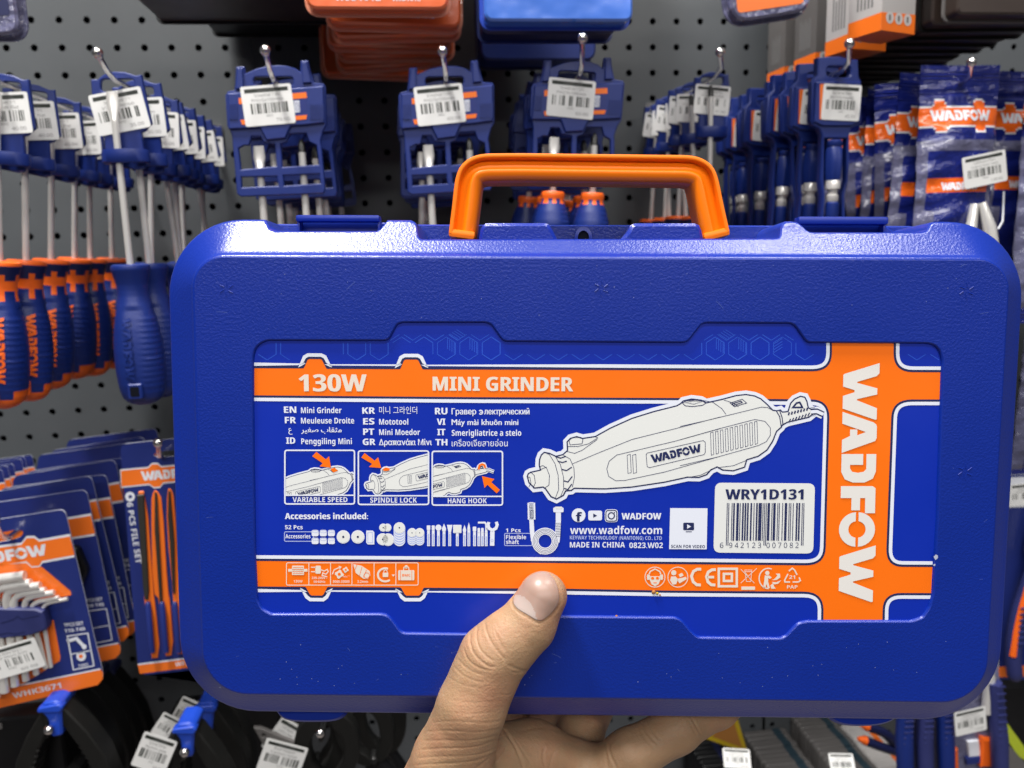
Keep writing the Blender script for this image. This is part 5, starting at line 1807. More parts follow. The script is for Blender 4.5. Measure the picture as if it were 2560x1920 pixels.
mb.sheet(rrect(-26, 5.5, 24, 60, 3), -.3, M['cardorange'])
mb.build('card_insert', o, 0)

# tall boxes with an orange base and three round white marks
def tall_box(label, px, py, d, yaw, w=36, dp=30, h=150, dim=False):
    q_ = at(px, py, d)
    root = thing('tall_box', label, 'box', q_, (0, 0, R_(yaw)), 'tall boxes with orange bases')
    mb = MB()
    mb.box((w / 2, dp / 2, h / 2), (w, dp, h), M['boxgrey'] if dim else M['boxwhite'], bev=.4)  # dim: a white carton at the back, its shade put in as grey
    mb.build('carton', root, 30)
    mb = MB()
    mb.prism([(0, 0), (w, 0), (w, 14), (0, 12.5)], -.12, -.05, M['cardorange'])
    V = [(-.12, 0, 0), (-.12, dp, 0), (-.12, dp, 11.5), (-.12, 0, 12.5)]
    mb.add(V, [(0, 1, 2, 3)], M['cardorange'])
    mb.add([(0, 0, -.1), (w, 0, -.1), (w, dp, -.1), (0, dp, -.1)], [(0, 1, 2, 3)], M['cardorange'])
    mb.build('orange_base', root, 0)
    mb = MB()
    for k in range(3):
        mb.sheet(circle(8.5 + 9.6 * k, 9.5, 4.2, 18), -.25, M['boxwhite'])
        mb.sheet(rrect(7.4 + 9.6 * k, 7.4, 9.4 + 9.6 * k, 11.6, .6), -.3, M['boxgrey'])
    mb.build('round_mark', root, 0)
    mb = MB()
    for k in range(5):
        mb.add([(-.2, 8 + 3.2 * k, 18), (-.2, 9.6 + 3.2 * k, 18), (-.2, 9.6 + 3.2 * k, 44 - 3 * (k % 2)), (-.2, 8 + 3.2 * k, 44 - 3 * (k % 2))], [(0, 1, 2, 3)], M['inkgrey'])
    mb.build('side_print', root, 0)
    return root


tall_box('white box with orange base and round marks, nearest of the boxes at the top', *(2000 + .2532 * 800, .2532 * 297), .27, 20)
tall_box('white box with orange base, partly behind the nearest box at the top', *(2000 + .2532 * 505, .2532 * 480), .205, 14)
tall_box('white box with orange base, its shade painted grey, low behind the bit holder frames', *(2000 + .2532 * 150, .2532 * 660), .13, 12, 44, dim=True)
tall_box('white box with orange base, its shade painted grey, rearmost behind the bit holder frames', *(1960, 200), .07, 8, 40, dim=True)

G22 = 'dark packs at the top right'
dk = blister('dark_pack', 'dark brown pack with pale corner, frontmost at the top right', 'blister pack', G22, 2392, 2700, 36, .275, 120, 14, M['brown'], M['boxgrey'], r=5)
for i, (d, dx) in enumerate(((.25, -.003), (.226, .002), (.203, -.002), (.18, .001), (.156, -.003), (.132, .002), (.108, -.001), (.084, 0), (.06, .002), (.036, 0))):
    c = blister('dark_pack', 'dark brown pack with pale corner, %s in the stack at the top right' % nth(i + 1), 'blister pack', G22, 2392, 2700, 36, .275, 120, 14, M['brown'], M['black'], r=5) if i == 0 else copy_tree(dk2)
    if i == 0:
        dk2 = c
    c.location = (dk.location.x + dx, -d, dk.location.z)
    c.rotation_euler = (0, R_(rnd(-1, 1)), 0)
    c['label'] = 'dark brown pack, %s in the stack at the top right' % nth(i + 1)
db = blister('dark_bar_pack', 'long dark pack hanging across the top left', 'blister pack', None, 330, 880, -6, .235, 260, 60, M['brown'], M['blackplastic'], r=4)
blister('dark_bar_pack', 'black pack added behind the long dark pack to shade the board', 'blister pack', None, 470, 900, 16, .12, 260, 90, M['blackplastic'], M['black'], r=4)  # added slab, there to keep ceiling light off the board
blister('clear_corner_pack', 'clear blister pack in the top left corner', 'blister pack', None, -120, 48, 86, .25, 120, 10, M['foilclear'], M['foilclear'], r=10)
o = SC.objects['clear_corner_pack']
mb = MB()
mb.sheet(rrect(-22, 12, 17, 90, 2), -.3, M['navy'])
mb.build('card_insert', o, 0)

# ------------------------------------------------------------------ spring clamps, lower left
def spring_clamp(label, o, grp, flag=None, seed=1, rz=0):
    root = thing('spring_clamp', label, 'clamp', o, (0, R_(rz), 0), grp)
    for s_ in (-1, 1):
        mb = MB()
        outer = [(4, 10), (10, 4), (22, -14), (32, -34), (38, -60), (36, -90), (20, -112)]
        inner = [(10, -112), (22, -90), (24, -62), (19, -40), (12, -22), (5, -8), (2, 0)]
        teeth = []
        for i in range(len(inner) - 1):
            a, b = Vector(inner[i]), Vector(inner[i + 1])
            for k in range(4):
                p = a + (b - a) * (k / 4)
                teeth += [(p.x, p.y), (p.x + (1.0 if 1 <= i <= 3 else 0), p.y + 1.2)]
        P = [(x * s_, z) for x, z in outer + teeth]
        mb.prism(P, -9, 9, M['black'], bev=1.2)
        mb.build('jaw', root, 35)
    mb = MB()
    mb.prism(fillet([(-9, 8), (-6, 14), (3, 15), (8, 12), (6, 2), (5, -14), (-3, -15), (-4, 0)], 2, 3), -11, 12, M['capblue'], bev=1.5)
    mb.prism(fillet([(-10, 7), (-9, 11), (6, 13), (9, 10), (7, 6)], 1.5, 3), -13, -6, M['capblue'], bev=1)
    mb.build('tip_pad', root, 40)
    mb = MB()
    mb.tube([(0, -10, -66), (0, 10, -66)], 6, M['steel_dark'], 16)
    mb.build('pivot_pin', root, 40)
    if flag:
        q_ = w2([flag[:2]], -o.y + .0105, o, cG)[0]
        sticker('price_flag', root, q_, flag[2], flag[3], flag[4], -10.5, ('Spring Clamp', 'Nylon Jaw'), '55.00', '6741', seed)
    return root


G30 = 'black spring clamps below the hex key cards'
k_ = at(*cG(365, 560), .26)
s30 = hook(cG(320, 660), .24, cG(300, 675), .275, 'hook with white tip between the jaws of the left clamp')
spring_clamp('black spring clamp with bright blue tip, nearest to the lower left corner', k_, G30)
k2 = at(*cG(1165, 690), .26)
s31 = hook(cG(1150, 800), .24, cG(1135, 812), .275, 'hook with white tip between the jaws of the right clamp')
cl2 = spring_clamp('black spring clamp with blue tip and price flags, right of the corner clamp', k2, G30, (955, 830, 26, 30, -22), 41, 4)
cl3 = spring_clamp('black spring clamp with blue tip, just below the lower left case corner', at(*cG(1285, 560), .20), G30, (1060, 690, 26, 22, -30), 42, 6)
cl4 = spring_clamp('black spring clamp far back below the case corner', at(*cG(1330, 470), .14), G30, (1150, 590, 20, 30, -26), 43, 6)
for i, (px, py, d) in enumerate(((430, 470, .205), (520, 420, .15), (600, 380, .10), (680, 350, .05))):
    c = copy_tree(cl2) if False else spring_clamp('black spring clamp behind the corner clamp, %s on its hook' % nth(i + 1), at(*cG(px, py), d), G30, None, 50 + i, 3)
    if i >= 0:
        for ch in children(c):
            if ch.name.startswith('tip_pad') and i > 0:
                ch.data.materials.clear()
                ch.data.materials.append(M['navy'])  # rear tips turn navy, darkness of the back row put in the colour
# price flags of the next clamp and its dark neighbours
G31 = 'black nippers below the case foot'
s32 = hook(cG(1985, 690), .235, cG(1968, 695), .27, 'hook with white tip below the left case foot')


def nipper(label, o, flag=None, seed=1, rz=0):
    root = thing('nipper', label, 'pliers', o, (0, R_(rz), 0), G31)
    for s_ in (-1, 1):
        mb = MB()
        P = chaikin([(s_ * x, z) for x, z in ((3, 22), (14, 20), (24, 8), (27, -10), (22, -30), (12, -44), (2, -48), (2, -38), (10, -28), (14, -12), (12, 2), (4, 8))], 2)
        mb.prism(P, -6, 6, M['black'], bev=1.2)
        mb.build('jaw', root, 40)
        mb = MB()
        mb.tube([(s_ * 3, 0, -46), (s_ * 14, 0, -80), (s_ * 18, 0, -120), (s_ * 12, 0, -150)], [6, 7.5, 8, 6], M['blackplastic'], 14)
        mb.build('grip', root, 40)
    mb = MB()
    mb.lathe([(.01, -7.4), (3, -7.4), (3.6, -6.6), (3.6, 6.6), (.01, 6.8)], M['steel_dark'], 16)
    mb.v = [(x, z, y - 42) for x, y, z in mb.v]
    mb.build('rivet', root, 40)
    if flag:
        q_ = w2([flag[:2]], -o.y + .008, o, cG)[0]
        sticker('price_flag', root, q_, flag[2], flag[3], flag[4], -8, ('End Nipper', 'Carbon Steel'), '85.00', '6712', seed)
    return root


nipper('black round jawed nipper with a price flag, nearest below the left case foot', at(*cG(2010, 700), .25), (1735, 850, 34, 28, -22), 61)
nipper('black nipper with price flag, middle one below the left case foot', at(*cG(1960, 660), .19), (1740, 740, 22, 34, -32), 62, 6)
nipper('black nipper with price flag, rearmost below the left case foot', at(*cG(1945, 610), .13), (1800, 690, 24, 30, -10), 63, 3)
nipper('black nipper beside the thumb, under the case bottom', at(900, 1790, .20), None, 64, -14)
nipper('black nipper farther back beside the thumb', at(945, 1775, .12), None, 65, -8)
# grey pointed shears
gs = thing('shears', 'grey pointed shears behind the price flags, under the case bottom', 'shears', at(*cG(1560, 655), .2))
mb = MB()
mb.prism([(0, 0), (6, -1), (38, -20), (44, -40), (30, -46), (12, -30)], -2, 2, M['boxgrey'], [circle(8, -8, 1.8, 12)], bev=.5)
mb.build('blade', gs, 35)
mb = MB()
mb.tube([(36, 0, -34), (56, 0, -62), (60, 0, -110)], [6, 7, 7], M['blackplastic'], 12)
mb.build('grip', gs, 40)
dkp = [('black cased tool on the board at the bottom left corner', -40, 1800, .2, 120), ('black cased tool on the board left of the shears', 560, 1760, .05, 110)]
for lb, px, py, d, w in dkp:
    a = at(px, py, d)
    root = thing('black_tool_pack', lb, 'tool pack', a)
    mb = MB()
    mb.prism(rrect(-w / 2, -150, w / 2, 0, 9), 0, 22, M['blackplastic'], bev=2)
    mb.build('case_body', root, 40)
    mb = MB()
    mb.prism(rrect(-14, -9, 14, -4, 2), -1, 0, M['boxgrey'])
    mb.build('hanging_slot', root, 40)

# ------------------------------------------------------------------ right of the hand: rows of flat packs seen along their tops
def pack_row(name, cat, grp, what, x0, x1, py, d0, d1, n, m_, m2=None, tiltx=0.0, stripe=None, hgt=70, sk=0):
    a, b = at(x0, py, d0), at(x1, py, d0)
    w = (b.x - a.x) * 1000
    src = None
    for i in range(n):
        d = d1 + (d0 - d1) * i / max(1, n - 1)
        if src is None:
            root = thing(name, 'x', cat, (0, 0, 0), (0, 0, 0), grp)
            mb = MB()
            mb.prism(rrect(0, -hgt, w, 0, 5), 0, 7.4, m_, bev=.8)
            mb.build('pack_body', root, 35)
            mb = MB()
            mb.prism([(w * .66, -hgt * .8), (w * .84, -hgt * .8), (w * .84, .12), (w * .66, .12)], -.2, 7.4, stripe or M['teal'])
            mb.build('printed_stripe', root, 35)
            src = c = root
        else:
            c = copy_tree(src)
        c.location = (a.x + rnd(-.0006, .0006) + sk * (d - d0), -d, a.z + rnd(-.0008, .0004))
        c.rotation_euler = (R_(tiltx), R_(rnd(-.5, .5)), R_(rnd(-1, 1)))
        c['label'] = '%s, %s' % (what, nth(i))
    return src


pack_row('grey_blister_pack', 'blister pack', 'grey packs right of the finger', 'flat grey pack right of the fingertip', 1862, 1972, 1840, .01, .19, 23, M['boxgrey'])
pack_row('pale_blister_pack', 'blister pack', 'pale packs left of the right foot', 'flat pale pack left of the right case foot', 1984, 2082, 1800, .01, .20, 24, M['boxgrey'])
pack_row('white_carton', 'box', 'white cartons below the right foot', 'thin white carton below the right case foot', 2108, 2184, 1822, .01, .17, 20, M['boxwhite'], stripe=M['cardorange'])
pack_row('black_blister_pack', 'blister pack', 'black packs under the fingertip', 'flat black pack under the fingertip', 1716, 1800, 1850, .02, .18, 20, M['blackplastic'], stripe=M['navy'])
yc_ = thing('yellow_tag_card', 'yellow card corner showing under the fingertip', 'card', at(1815, 1800, .06))
mb = MB()
P = w2([(1762, 1846), (1818, 1786), (1845, 1800), (1870, 1884)], .06, at(1815, 1800, .06))
mb.prism(P, 0, .8, M['yellow'])
mb.build('card', yc_, 0)
mb = MB()
mb.prism(inset(P, 5), -.3, -.1, M['crumb'])
mb.build('printed_panel', yc_, 0)
for lb, px, py, d, w, h, an in (('white price sticker below the yellow card, on the grey packs', 1842, 1896, .20, 26, 17, -8), ('white price sticker on the pale packs beside the right foot', 2105, 1908, .21, 24, 17, -6)):
    t = thing('loose_price_sticker', lb, 'sticker', at(px, py, d), (R_(-40), 0, 0))
    sticker('paper', t, (0, 0), w, h, an, 0, ('Accessory Set', '10 pcs'), '25.00', '6533', int(px))

# ------------------------------------------------------------------ pliers at the right edge
def plier(parent, o, d, open_=14, s=1.0, both=True, lean=0.0):
    for s_ in (-1, 1):
        mb = MB()
        p = [(s_ * 3, 0, 10), (s_ * 9, 0, -14), (s_ * (open_), 0, -48), (s_ * (open_ + 2), 0, -84), (s_ * (open_ - 3), 0, -112)]
        mb.tube([(o[0] + x * s + lean * z, d + y, o[1] + z * s) for x, y, z in chaikin3(p)], [a * s for a in np.interp(np.linspace(0, 1, len(chaikin3(p))), [0, .2, .5, .9, 1], [5, 6.5, 7.5, 7, 4])], M['grip'], 16)
        g = mb.build('grip', parent, 50)
        mb = MB()
        mb.tube([(o[0] + (x + s_ * 2.6) * s + lean * z, d - 3.6, o[1] + z * s) for x, y, z in chaikin3(p[1:4])], 3.6 * s, M['orange'], 10)
        for k in range(7):
            zz = -34 - 6 * k
            mb.box((o[0] + s_ * (open_ + .5) * s + lean * zz, d - 7.6 * s, o[1] + zz * s), (7 * s, 1.2, 2.0 * s), M['grip'], bev=.4)
        mb.build('orange_inlay', g, 50)
        mb = MB()
        mb.prism(chaikin([(o[0] + s_ * x * s + lean * z, o[1] + z * s) for x, z in ((-2, 12), (9, 10), (12, 24), (8, 50), (3, 78), (.4, 80), (.4, 24))], 1), d - 5, d + 5, M['steel'], bev=1)
        mb.build('plier_jaw', parent, 40)


def chaikin3(P, n=2):
    P = [Vector(p) for p in P]
    for _ in range(n):
        Q = [P[0]]
        for a, b in zip(P[:-1], P[1:]):
            Q += [a * .75 + b * .25, a * .25 + b * .75]
        P = Q + [P[-1]]
    return P


pl = thing('carded_pliers', 'blue and orange handled pliers on an orange edged card, right of the case', 'pliers', at(2580, 1400, .19), (0, 0, 0))
o = at(2580, 1400, .19)
mb = MB()
P = w2([(2500, 1190), (2760, 1180), (2760, 1702), (2498, 1700)], .185, o)
mb.prism(P, 6, 7.2, M['cardblue'], mside=M['pwhite'])
mb.sheet(w2([(2498, 1668), (2760, 1655), (2760, 1690), (2498, 1694)], .185, o), 5.8, M['cardorange'])
mb.sheet(w2([(2510, 1195), (2760, 1185), (2760, 1262), (2515, 1270)], .185, o), 5.8, M['pwhite'])
mb.build('card', pl, 0)
plier(pl, (2, -8), -6, 17, 1.0)
k = w2([(2575, 1235)], .185, o)[0]
sticker('price_sticker', pl, (k[0] - 4, k[1]), 34, 22, 2, 5.4, ('Diagonal Pliers', 'Carbon Steel'), '110.00', '6831', 71)
for i, (px, py, d) in enumerate(((2570, 1130, .12), (2575, 1090, .06))):
    c = copy_tree(pb)
    q_ = at(px, py, d)
    c.location = (q_.x + .02, -d, q_.z + .165)
    c.rotation_euler = (0, R_(2), 0)
    c['group'] = 'foil pouches low at the right edge'
    c['label'] = 'blue foil pouch end beside the middle of the case right side, %s' % ('nearer' if i == 0 else 'farther')

# long nosed pliers in a clear bag with a price sticker
o = at(2400, 1700, .215)
bagp = thing('bagged_pliers', 'long nose pliers with blue grips in a clear bag, price sticker below the case corner', 'pliers', o)
mb = MB()
P = w2([(2260, 1720), (2330, 1600), (2490, 1590), (2512, 1760), (2520, 2100), (2240, 2100)], .21, o)
mb.prism(P, 8, 9, M['foilclear'])
mb.prism(w2([(2452, 1842), (2498, 1850), (2502, 1912), (2448, 1915)], .21, o), 2, 8, M['orange'], bev=1.5)
mb.prism(w2([(2372, 1872), (2392, 1868), (2396, 2000), (2378, 2000)], .21, o), 2, 8, M['orange'], bev=1.5)
mb.prism(w2([(2415, 1895), (2452, 1890), (2454, 1906), (2416, 1912)], .21, o), 4, 8, M['cardblue'], bev=.5)
mb.prism(w2([(2420, 1855), (2448, 1852), (2452, 1890), (2424, 1893)], .21, o), 5, 8, M['pwhite'], bev=.5)
mb.build('bag', bagp, 30)
for x0, x1, ln in ((2268, 2262, 0), (2318, 2312, 1), (2362, 2366, 2), (2492, 2500, 3)):
    mb = MB()
    q_ = w2([(x0, 1740 - 30 * (ln == 3)), (x1, 1850), (x1 + 4, 1990)], .22, o)
    mb.tube([(q_[0][0], -2, q_[0][1]), (q_[1][0], -4, q_[1][1]), (q_[2][0], -4, q_[2][1])], [6.5, 8, 7], M['grip'] if ln % 2 else M['blue'], 14)
    for k in range(9):
        t = k / 8
        mb.box((q_[0][0] + (q_[1][0] - q_[0][0]) * t, -10.5, q_[0][1] + (q_[1][1] - q_[0][1]) * t), (9, 1.2, 1.6), M['grip'], bev=.4)
    mb.build('grip', bagp, 50)
mb = MB()
q_ = w2([(2468, 1640), (2486, 1700), (2478, 1790)], .22, o)
mb.tube([(q_[0][0], 2, q_[0][1]), (q_[1][0], 1, q_[1][1]), (q_[2][0], 1, q_[2][1])], [3, 5, 5], M['steel'], 12)
mb.build('plier_jaw', bagp, 50)
k = w2([(2426, 1803)], .23, o)[0]
sticker('price_sticker', bagp, k, 31, 24.5, 8, -15, ('Long Nose Pliers 6inch', 'Carbon Steel'), '115.00', '6820', 73)
o = at(2200, 1830, .13)
sm = thing('small_pliers', 'small dark pliers with orange tips beside the right case foot', 'pliers', o)
for s_, L in ((0, [(2165, 1815), (2215, 1832), (2250, 1870)]), (1, [(2160, 1850), (2205, 1868), (2245, 1880)])):
    mb = MB()
    q_ = w2(L, .13, o)
    mb.tube([(p[0], 0, p[1]) for p in chaikin(q_, 2, False)], 5.0, M['navy'], 12)
    mb.tube([(q_[0][0] - 7, -1, q_[0][1] + 3), (q_[0][0] + 1, -1, q_[0][1])], [2, 5.2], M['orange'], 12)
    mb.build('grip', sm, 50)
o = at(2580, 1720, .16)
bb = thing('black_carton', 'black carton with lime panels in the lower right corner', 'box', o)
mb = MB()
P = w2([(2506, 1722), (2760, 1700), (2760, 2100), (2506, 2100)], .16, o)
mb.prism(P, 0, 40, M['blackplastic'], bev=.8)
mb.build('carton', bb, 30)
mb = MB()
mb.prism(w2([(2512, 1800), (2570, 1880), (2570, 1905), (2545, 1890), (2512, 1840)], .16, o), -.6, -.1, M['lime'])
mb.prism(w2([(2520, 1860), (2570, 1915), (2570, 1960), (2520, 1930)], .16, o), -.6, -.1, M['boxgrey'])
mb.build('printed_panel', bb, 0)
mb = MB()
a = w2([(2535, 1765), (2548, 1815)], .16, o)
mb.text('ROTARY', a[0][0], a[0][1], a[0][0] + 22, 4, -.3, M['lime'], .02, R_(-35))
mb.text('ACCESSORIES', a[1][0] - 3, a[1][1] + 4, a[1][0] + 20, 3.2, -.3, M['orange'], .02, R_(-35))
mb = None

# ------------------------------------------------------------------ the hand
HC = []                                        # round cones: a, b, ra, rb, blend


def node(px, py, zz=None, w=None, r=10):
    if zz is None:
        d = Vector(((px - 1280) / F, (py - 960) / F, 1.0))
        t = (OC.dot(zc) + w * 0.001) / d.dot(zc)
        zz = t
    return (np.array([(px - 1280) / F * zz, (py - 960) / F * zz, zz]) * 1000, r)


def chain(nodes, k):
    for a, b in zip(nodes[:-1], nodes[1:]):
        HC.append((a[0], b[0], a[1], b[1], k))


thumb = [node(1357, 1490, w=-7.6, r=9.0), node(1318, 1562, w=-8.8, r=10.1), node(1270, 1606, w=-10, r=11.1), node(1232, 1644, w=-10.6, r=12.1), node(1207, 1700, w=-11.3, r=12.0), node(1180, 1765, w=-12.5, r=12.5), node(1132, 1900, zz=.303, r=15.0), node(1085, 2060, zz=.318, r=21), node(1130, 2330, zz=.36, r=29)]
chain(thumb, 3.0)
N_TH = len(HC)
chain([node(1200, 1900, zz=.322, r=15), node(1330, 1885, zz=.336, r=12.5), node(1450, 1925, zz=.342, r=12)], 7)
chain([node(1490, 1950, zz=.338, r=12.0), node(1577, 1888, zz=.336, r=10.3), node(1690, 1823, zz=.342, r=9.5), node(1790, 1766, zz=.358, r=9.0), node(1850, 1736, zz=.376, r=8.0)], 4)
chain([node(1415, 1925, zz=.352, r=12), node(1452, 1832, zz=.366, r=10), node(1502, 1742, zz=.400, r=9), node(1530, 1640, zz=.402, r=8)], 4)
chain([node(1340, 1950, zz=.356, r=12), node(1365, 1840, zz=.378, r=10), node(1385, 1745, zz=.402, r=9), node(1400, 1640, zz=.403, r=8)], 4)
chain([node(1270, 1980, zz=.360, r=11), node(1272, 1880, zz=.380, r=9), node(1285, 1780, zz=.402, r=8), node(1290, 1700, zz=.403, r=7)], 4)
chain([node(1440, 1985, zz=.352, r=15), node(1300, 2060, zz=.350, r=24), node(1190, 2200, zz=.352, r=30), node(1150, 2420, zz=.37, r=29), node(1130, 2700, zz=.39, r=31)], 10)


def sdf(Pn):
    d = None
    for a, b, ra, rb, k in HC:
        ba = b - a
        t = np.clip(((Pn - a) @ ba) / (ba @ ba), 0, 1)
        q_ = np.linalg.norm(Pn - a - t[:, None] * ba, axis=1) - (ra + (rb - ra) * t)
        if d is None:
            d = q_
        else:
            h = np.clip(.5 + .5 * (d - q_) / k, 0, 1)
            d = d * (1 - h) + q_ * h - k * h * (1 - h)
    # the case presses the thumb pad and the web flat
    xx, yy, zz_ = np.array(xc), np.array(yc), np.array(zc)
    L = Pn - np.array(OC) * 1000
    w, v = L @ zz_, -(L @ yy)
    pl = np.where(v > RB - 1.0, w + .03, -1e9)
    inside_case = np.where((w > 3) & (w < 74), v - (RB - .6), -1e9)
    k = 1.5
    for e in (pl, inside_case):
        m_ = e > -900
        h = np.clip(.5 + .5 * (e - d) / k, 0, 1)
        d = np.where(m_ & (np.abs(e) < 40), d * (1 - h) + e * h + k * h * (1 - h), d)
    return d


VX = 1.7
allp = np.array([p for c_ in HC for p in (c_[0], c_[1])])
rmax = 34
lo3, hi3 = allp.min(0) - rmax, allp.max(0) + rmax
nx, ny, nz = [int(math.ceil(v)) + 1 for v in (hi3 - lo3) / VX]
gx, gy, gz = [lo3[i] + VX * np.arange(n) for i, n in enumerate((nx, ny, nz))]
GP = np.stack(np.meshgrid(gx, gy, gz, indexing='ij'), -1).reshape(-1, 3)
DV = np.concatenate([sdf(GP[i:i + 400000]) for i in range(0, len(GP), 400000)]).reshape(nx, ny, nz)
neg = DV < 0
cell = np.zeros((nx - 1, ny - 1, nz - 1), int)
for a in (0, 1):
    for b in (0, 1):
        for c_ in (0, 1):
            cell += neg[a:nx - 1 + a, b:ny - 1 + b, c_:nz - 1 + c_]
act = (cell > 0) & (cell < 8)
ids = -np.ones(act.shape, int)
ids[act] = np.arange(act.sum())
ci = np.argwhere(act)
HV = lo3 + VX * (ci + .5)
quads = []
for ax in range(3):
    sl0 = [slice(None)] * 3
    sl1 = [slice(None)] * 3
    sl0[ax], sl1[ax] = slice(0, -1), slice(1, None)
    ch = neg[tuple(sl0)] != neg[tuple(sl1)]
    E_ = np.argwhere(ch)
    u_, v_ = [k for k in range(3) if k != ax]
    ok = (E_[:, u_] > 0) & (E_[:, v_] > 0) & (E_[:, u_] < act.shape[u_]) & (E_[:, v_] < act.shape[v_])
    E_ = E_[ok]
    flip = neg[tuple(sl0)][tuple(E_.T)]
    def cid(du, dv):
        q_ = E_.copy()
        q_[:, u_] -= du
        q_[:, v_] -= dv
        return ids[tuple(q_.T)]
    Q = np.stack([cid(1, 1), cid(0, 1), cid(0, 0), cid(1, 0)], 1)
    if ax == 1:
        flip = ~flip
    Q[~flip] = Q[~flip][:, ::-1]
    quads.append(Q)
quads = np.concatenate(quads)


def grad(Pn, e=.05):
    g = np.stack([(sdf(Pn + np.eye(3)[i] * e) - sdf(Pn - np.eye(3)[i] * e)) / (2 * e) for i in range(3)], 1)
    return g / (np.linalg.norm(g, axis=1, keepdims=True) + 1e-9)


def settle(Pn, n=3):
    for _ in range(n):
        g = grad(Pn)
        Pn = Pn - g * np.clip(sdf(Pn), -1.5, 1.5)[:, None] * .9
    return Pn


def relax(V_, Q_):
    s = np.zeros_like(V_)
    cn = np.zeros(len(V_))
    for i in range(4):
        for j in ((i + 1) % 4, (i + 3) % 4):
            np.add.at(s, Q_[:, i], V_[Q_[:, j]])
            np.add.at(cn, Q_[:, i], 1)
    return .4 * V_ + .6 * s / np.maximum(cn, 1)[:, None]


def subdiv(V_, Q_):
    E_ = np.sort(np.concatenate([np.stack([Q_[:, i], Q_[:, (i + 1) % 4]], 1) for i in range(4)]), 1)
    U_, inv = np.unique(E_, axis=0, return_inverse=True)
    inv = inv.reshape(-1)
    n0, nE, nF = len(V_), len(U_), len(Q_)
    em = (V_[U_[:, 0]] + V_[U_[:, 1]]) / 2
    fm = V_[Q_].mean(1)
    e = [n0 + inv[i * nF:(i + 1) * nF] for i in range(4)]
    f = n0 + nE + np.arange(nF)
    NQ = np.concatenate([np.stack([Q_[:, i], e[i], f, e[(i + 3) % 4]], 1) for i in range(4)])
    return np.concatenate([V_, em, fm]), NQ


HV = settle(HV)
for _ in range(3):
    HV = settle(relax(HV, quads), 2)
HV, quads = subdiv(HV, quads)
HV = settle(HV, 2)
# finer still only where the camera can look closely
near = (HV[:, 1] < 165) & (HV[:, 2] < 372)
HV, quads = subdiv(HV, quads)
HV = settle(HV, 2)
NRM = grad(HV)
# creases: shallow grooves along lines over the knuckle, the ball of the thumb, the palm and the finger
PX = np.stack([HV[:, 0] / HV[:, 2] * F + 1280, HV[:, 1] / HV[:, 2] * F + 960], 1)
facing = (NRM * HV).sum(1) < 0
CRE = []
for L, dep, sg in (([(612, 520), (605, 565), (632, 640), (715, 705), (745, 700)], .50, 7), ([(690, 455), (700, 520), (740, 590), (800, 660)], .42, 7), ([(650, 470), (640, 540), (668, 620), (740, 672)], .40, 6), ([(575, 600), (590, 660), (660, 712), (740, 722)], .34, 6),
                   ([(745, 500), (770, 560), (800, 610)], .28, 6), ([(540, 655), (590, 715), (690, 752)], .24, 6), ([(520, 700), (580, 760), (680, 790)], .20, 6), ([(930, 722), (880, 720), (820, 690)], .5, 8), ([(930, 722), (870, 735), (840, 730)], .3, 6),
                   ([(490, 760), (560, 800), (640, 815)], .15, 6), ([(840, 850), (800, 860), (760, 850)], .15, 6), ([(480, 880), (600, 905), (780, 890)], .10, 6), ([(450, 950), (620, 965), (760, 950)], .12, 6),
                   ([(395, 1010), (520, 1000), (700, 1015), (780, 1000)], .18, 6), ([(370, 1060), (500, 1052), (660, 1068), (790, 1040)], .22, 6), ([(350, 1110), (500, 1108), (640, 1112), (790, 1070)], .26, 6), ([(335, 1160), (480, 1150), (640, 1150), (800, 1085)], .30, 6),
                   ([(318, 1205), (470, 1195), (640, 1195), (760, 1150)], .26, 6), ([(300, 1245), (480, 1235), (650, 1225), (780, 1160)], .30, 6), ([(640, 1262), (700, 1220), (800, 1130)], .34, 7), ([(720, 1262), (770, 1210), (810, 1150)], .3, 7),
                   ([(795, 1045), (820, 1080), (860, 1140), (885, 1200), (905, 1262)], .8, 9), ([(850, 1090), (900, 1170), (960, 1262)], .3, 7), ([(1020, 1150), (1010, 1200), (1025, 1262)], .3, 8), ([(1110, 1130), (1060, 1190), (1050, 1262)], .25, 8), ([(880, 1060), (1000, 1030), (1120, 1060)], .2, 8),
                   ([(1375, 1125), (1380, 1180), (1420, 1262)], .45, 8), ([(1345, 1120), (1365, 1200), (1370, 1262)], .3, 8), ([(1555, 1005), (1585, 1070), (1650, 1130)], .40, 7), ([(1590, 990), (1620, 1060), (1665, 1110)], .35, 7), ([(1545, 1040), (1575, 1100), (1625, 1150)], .22, 7), ([(1830, 975), (1855, 1020), (1885, 1075)], .40, 7), ([(1810, 985), (1835, 1035), (1865, 1085)], .2, 6)):
    CRE.append(([cF(*p) for p in chaikin(L, 2, False)], dep, sg * .452))
NAILO = [cF(*p) for p in ((1095, 250), (1112, 300), (1112, 350), (1078, 402), (1034, 441), (1002, 462), (962, 452), (914, 421), (868, 396), (842, 364), (836, 326), (855, 284), (890, 238))]
CRE.append((chaikin(NAILO, 2, False), .32, 3.4))
disp = np.zeros(len(HV))
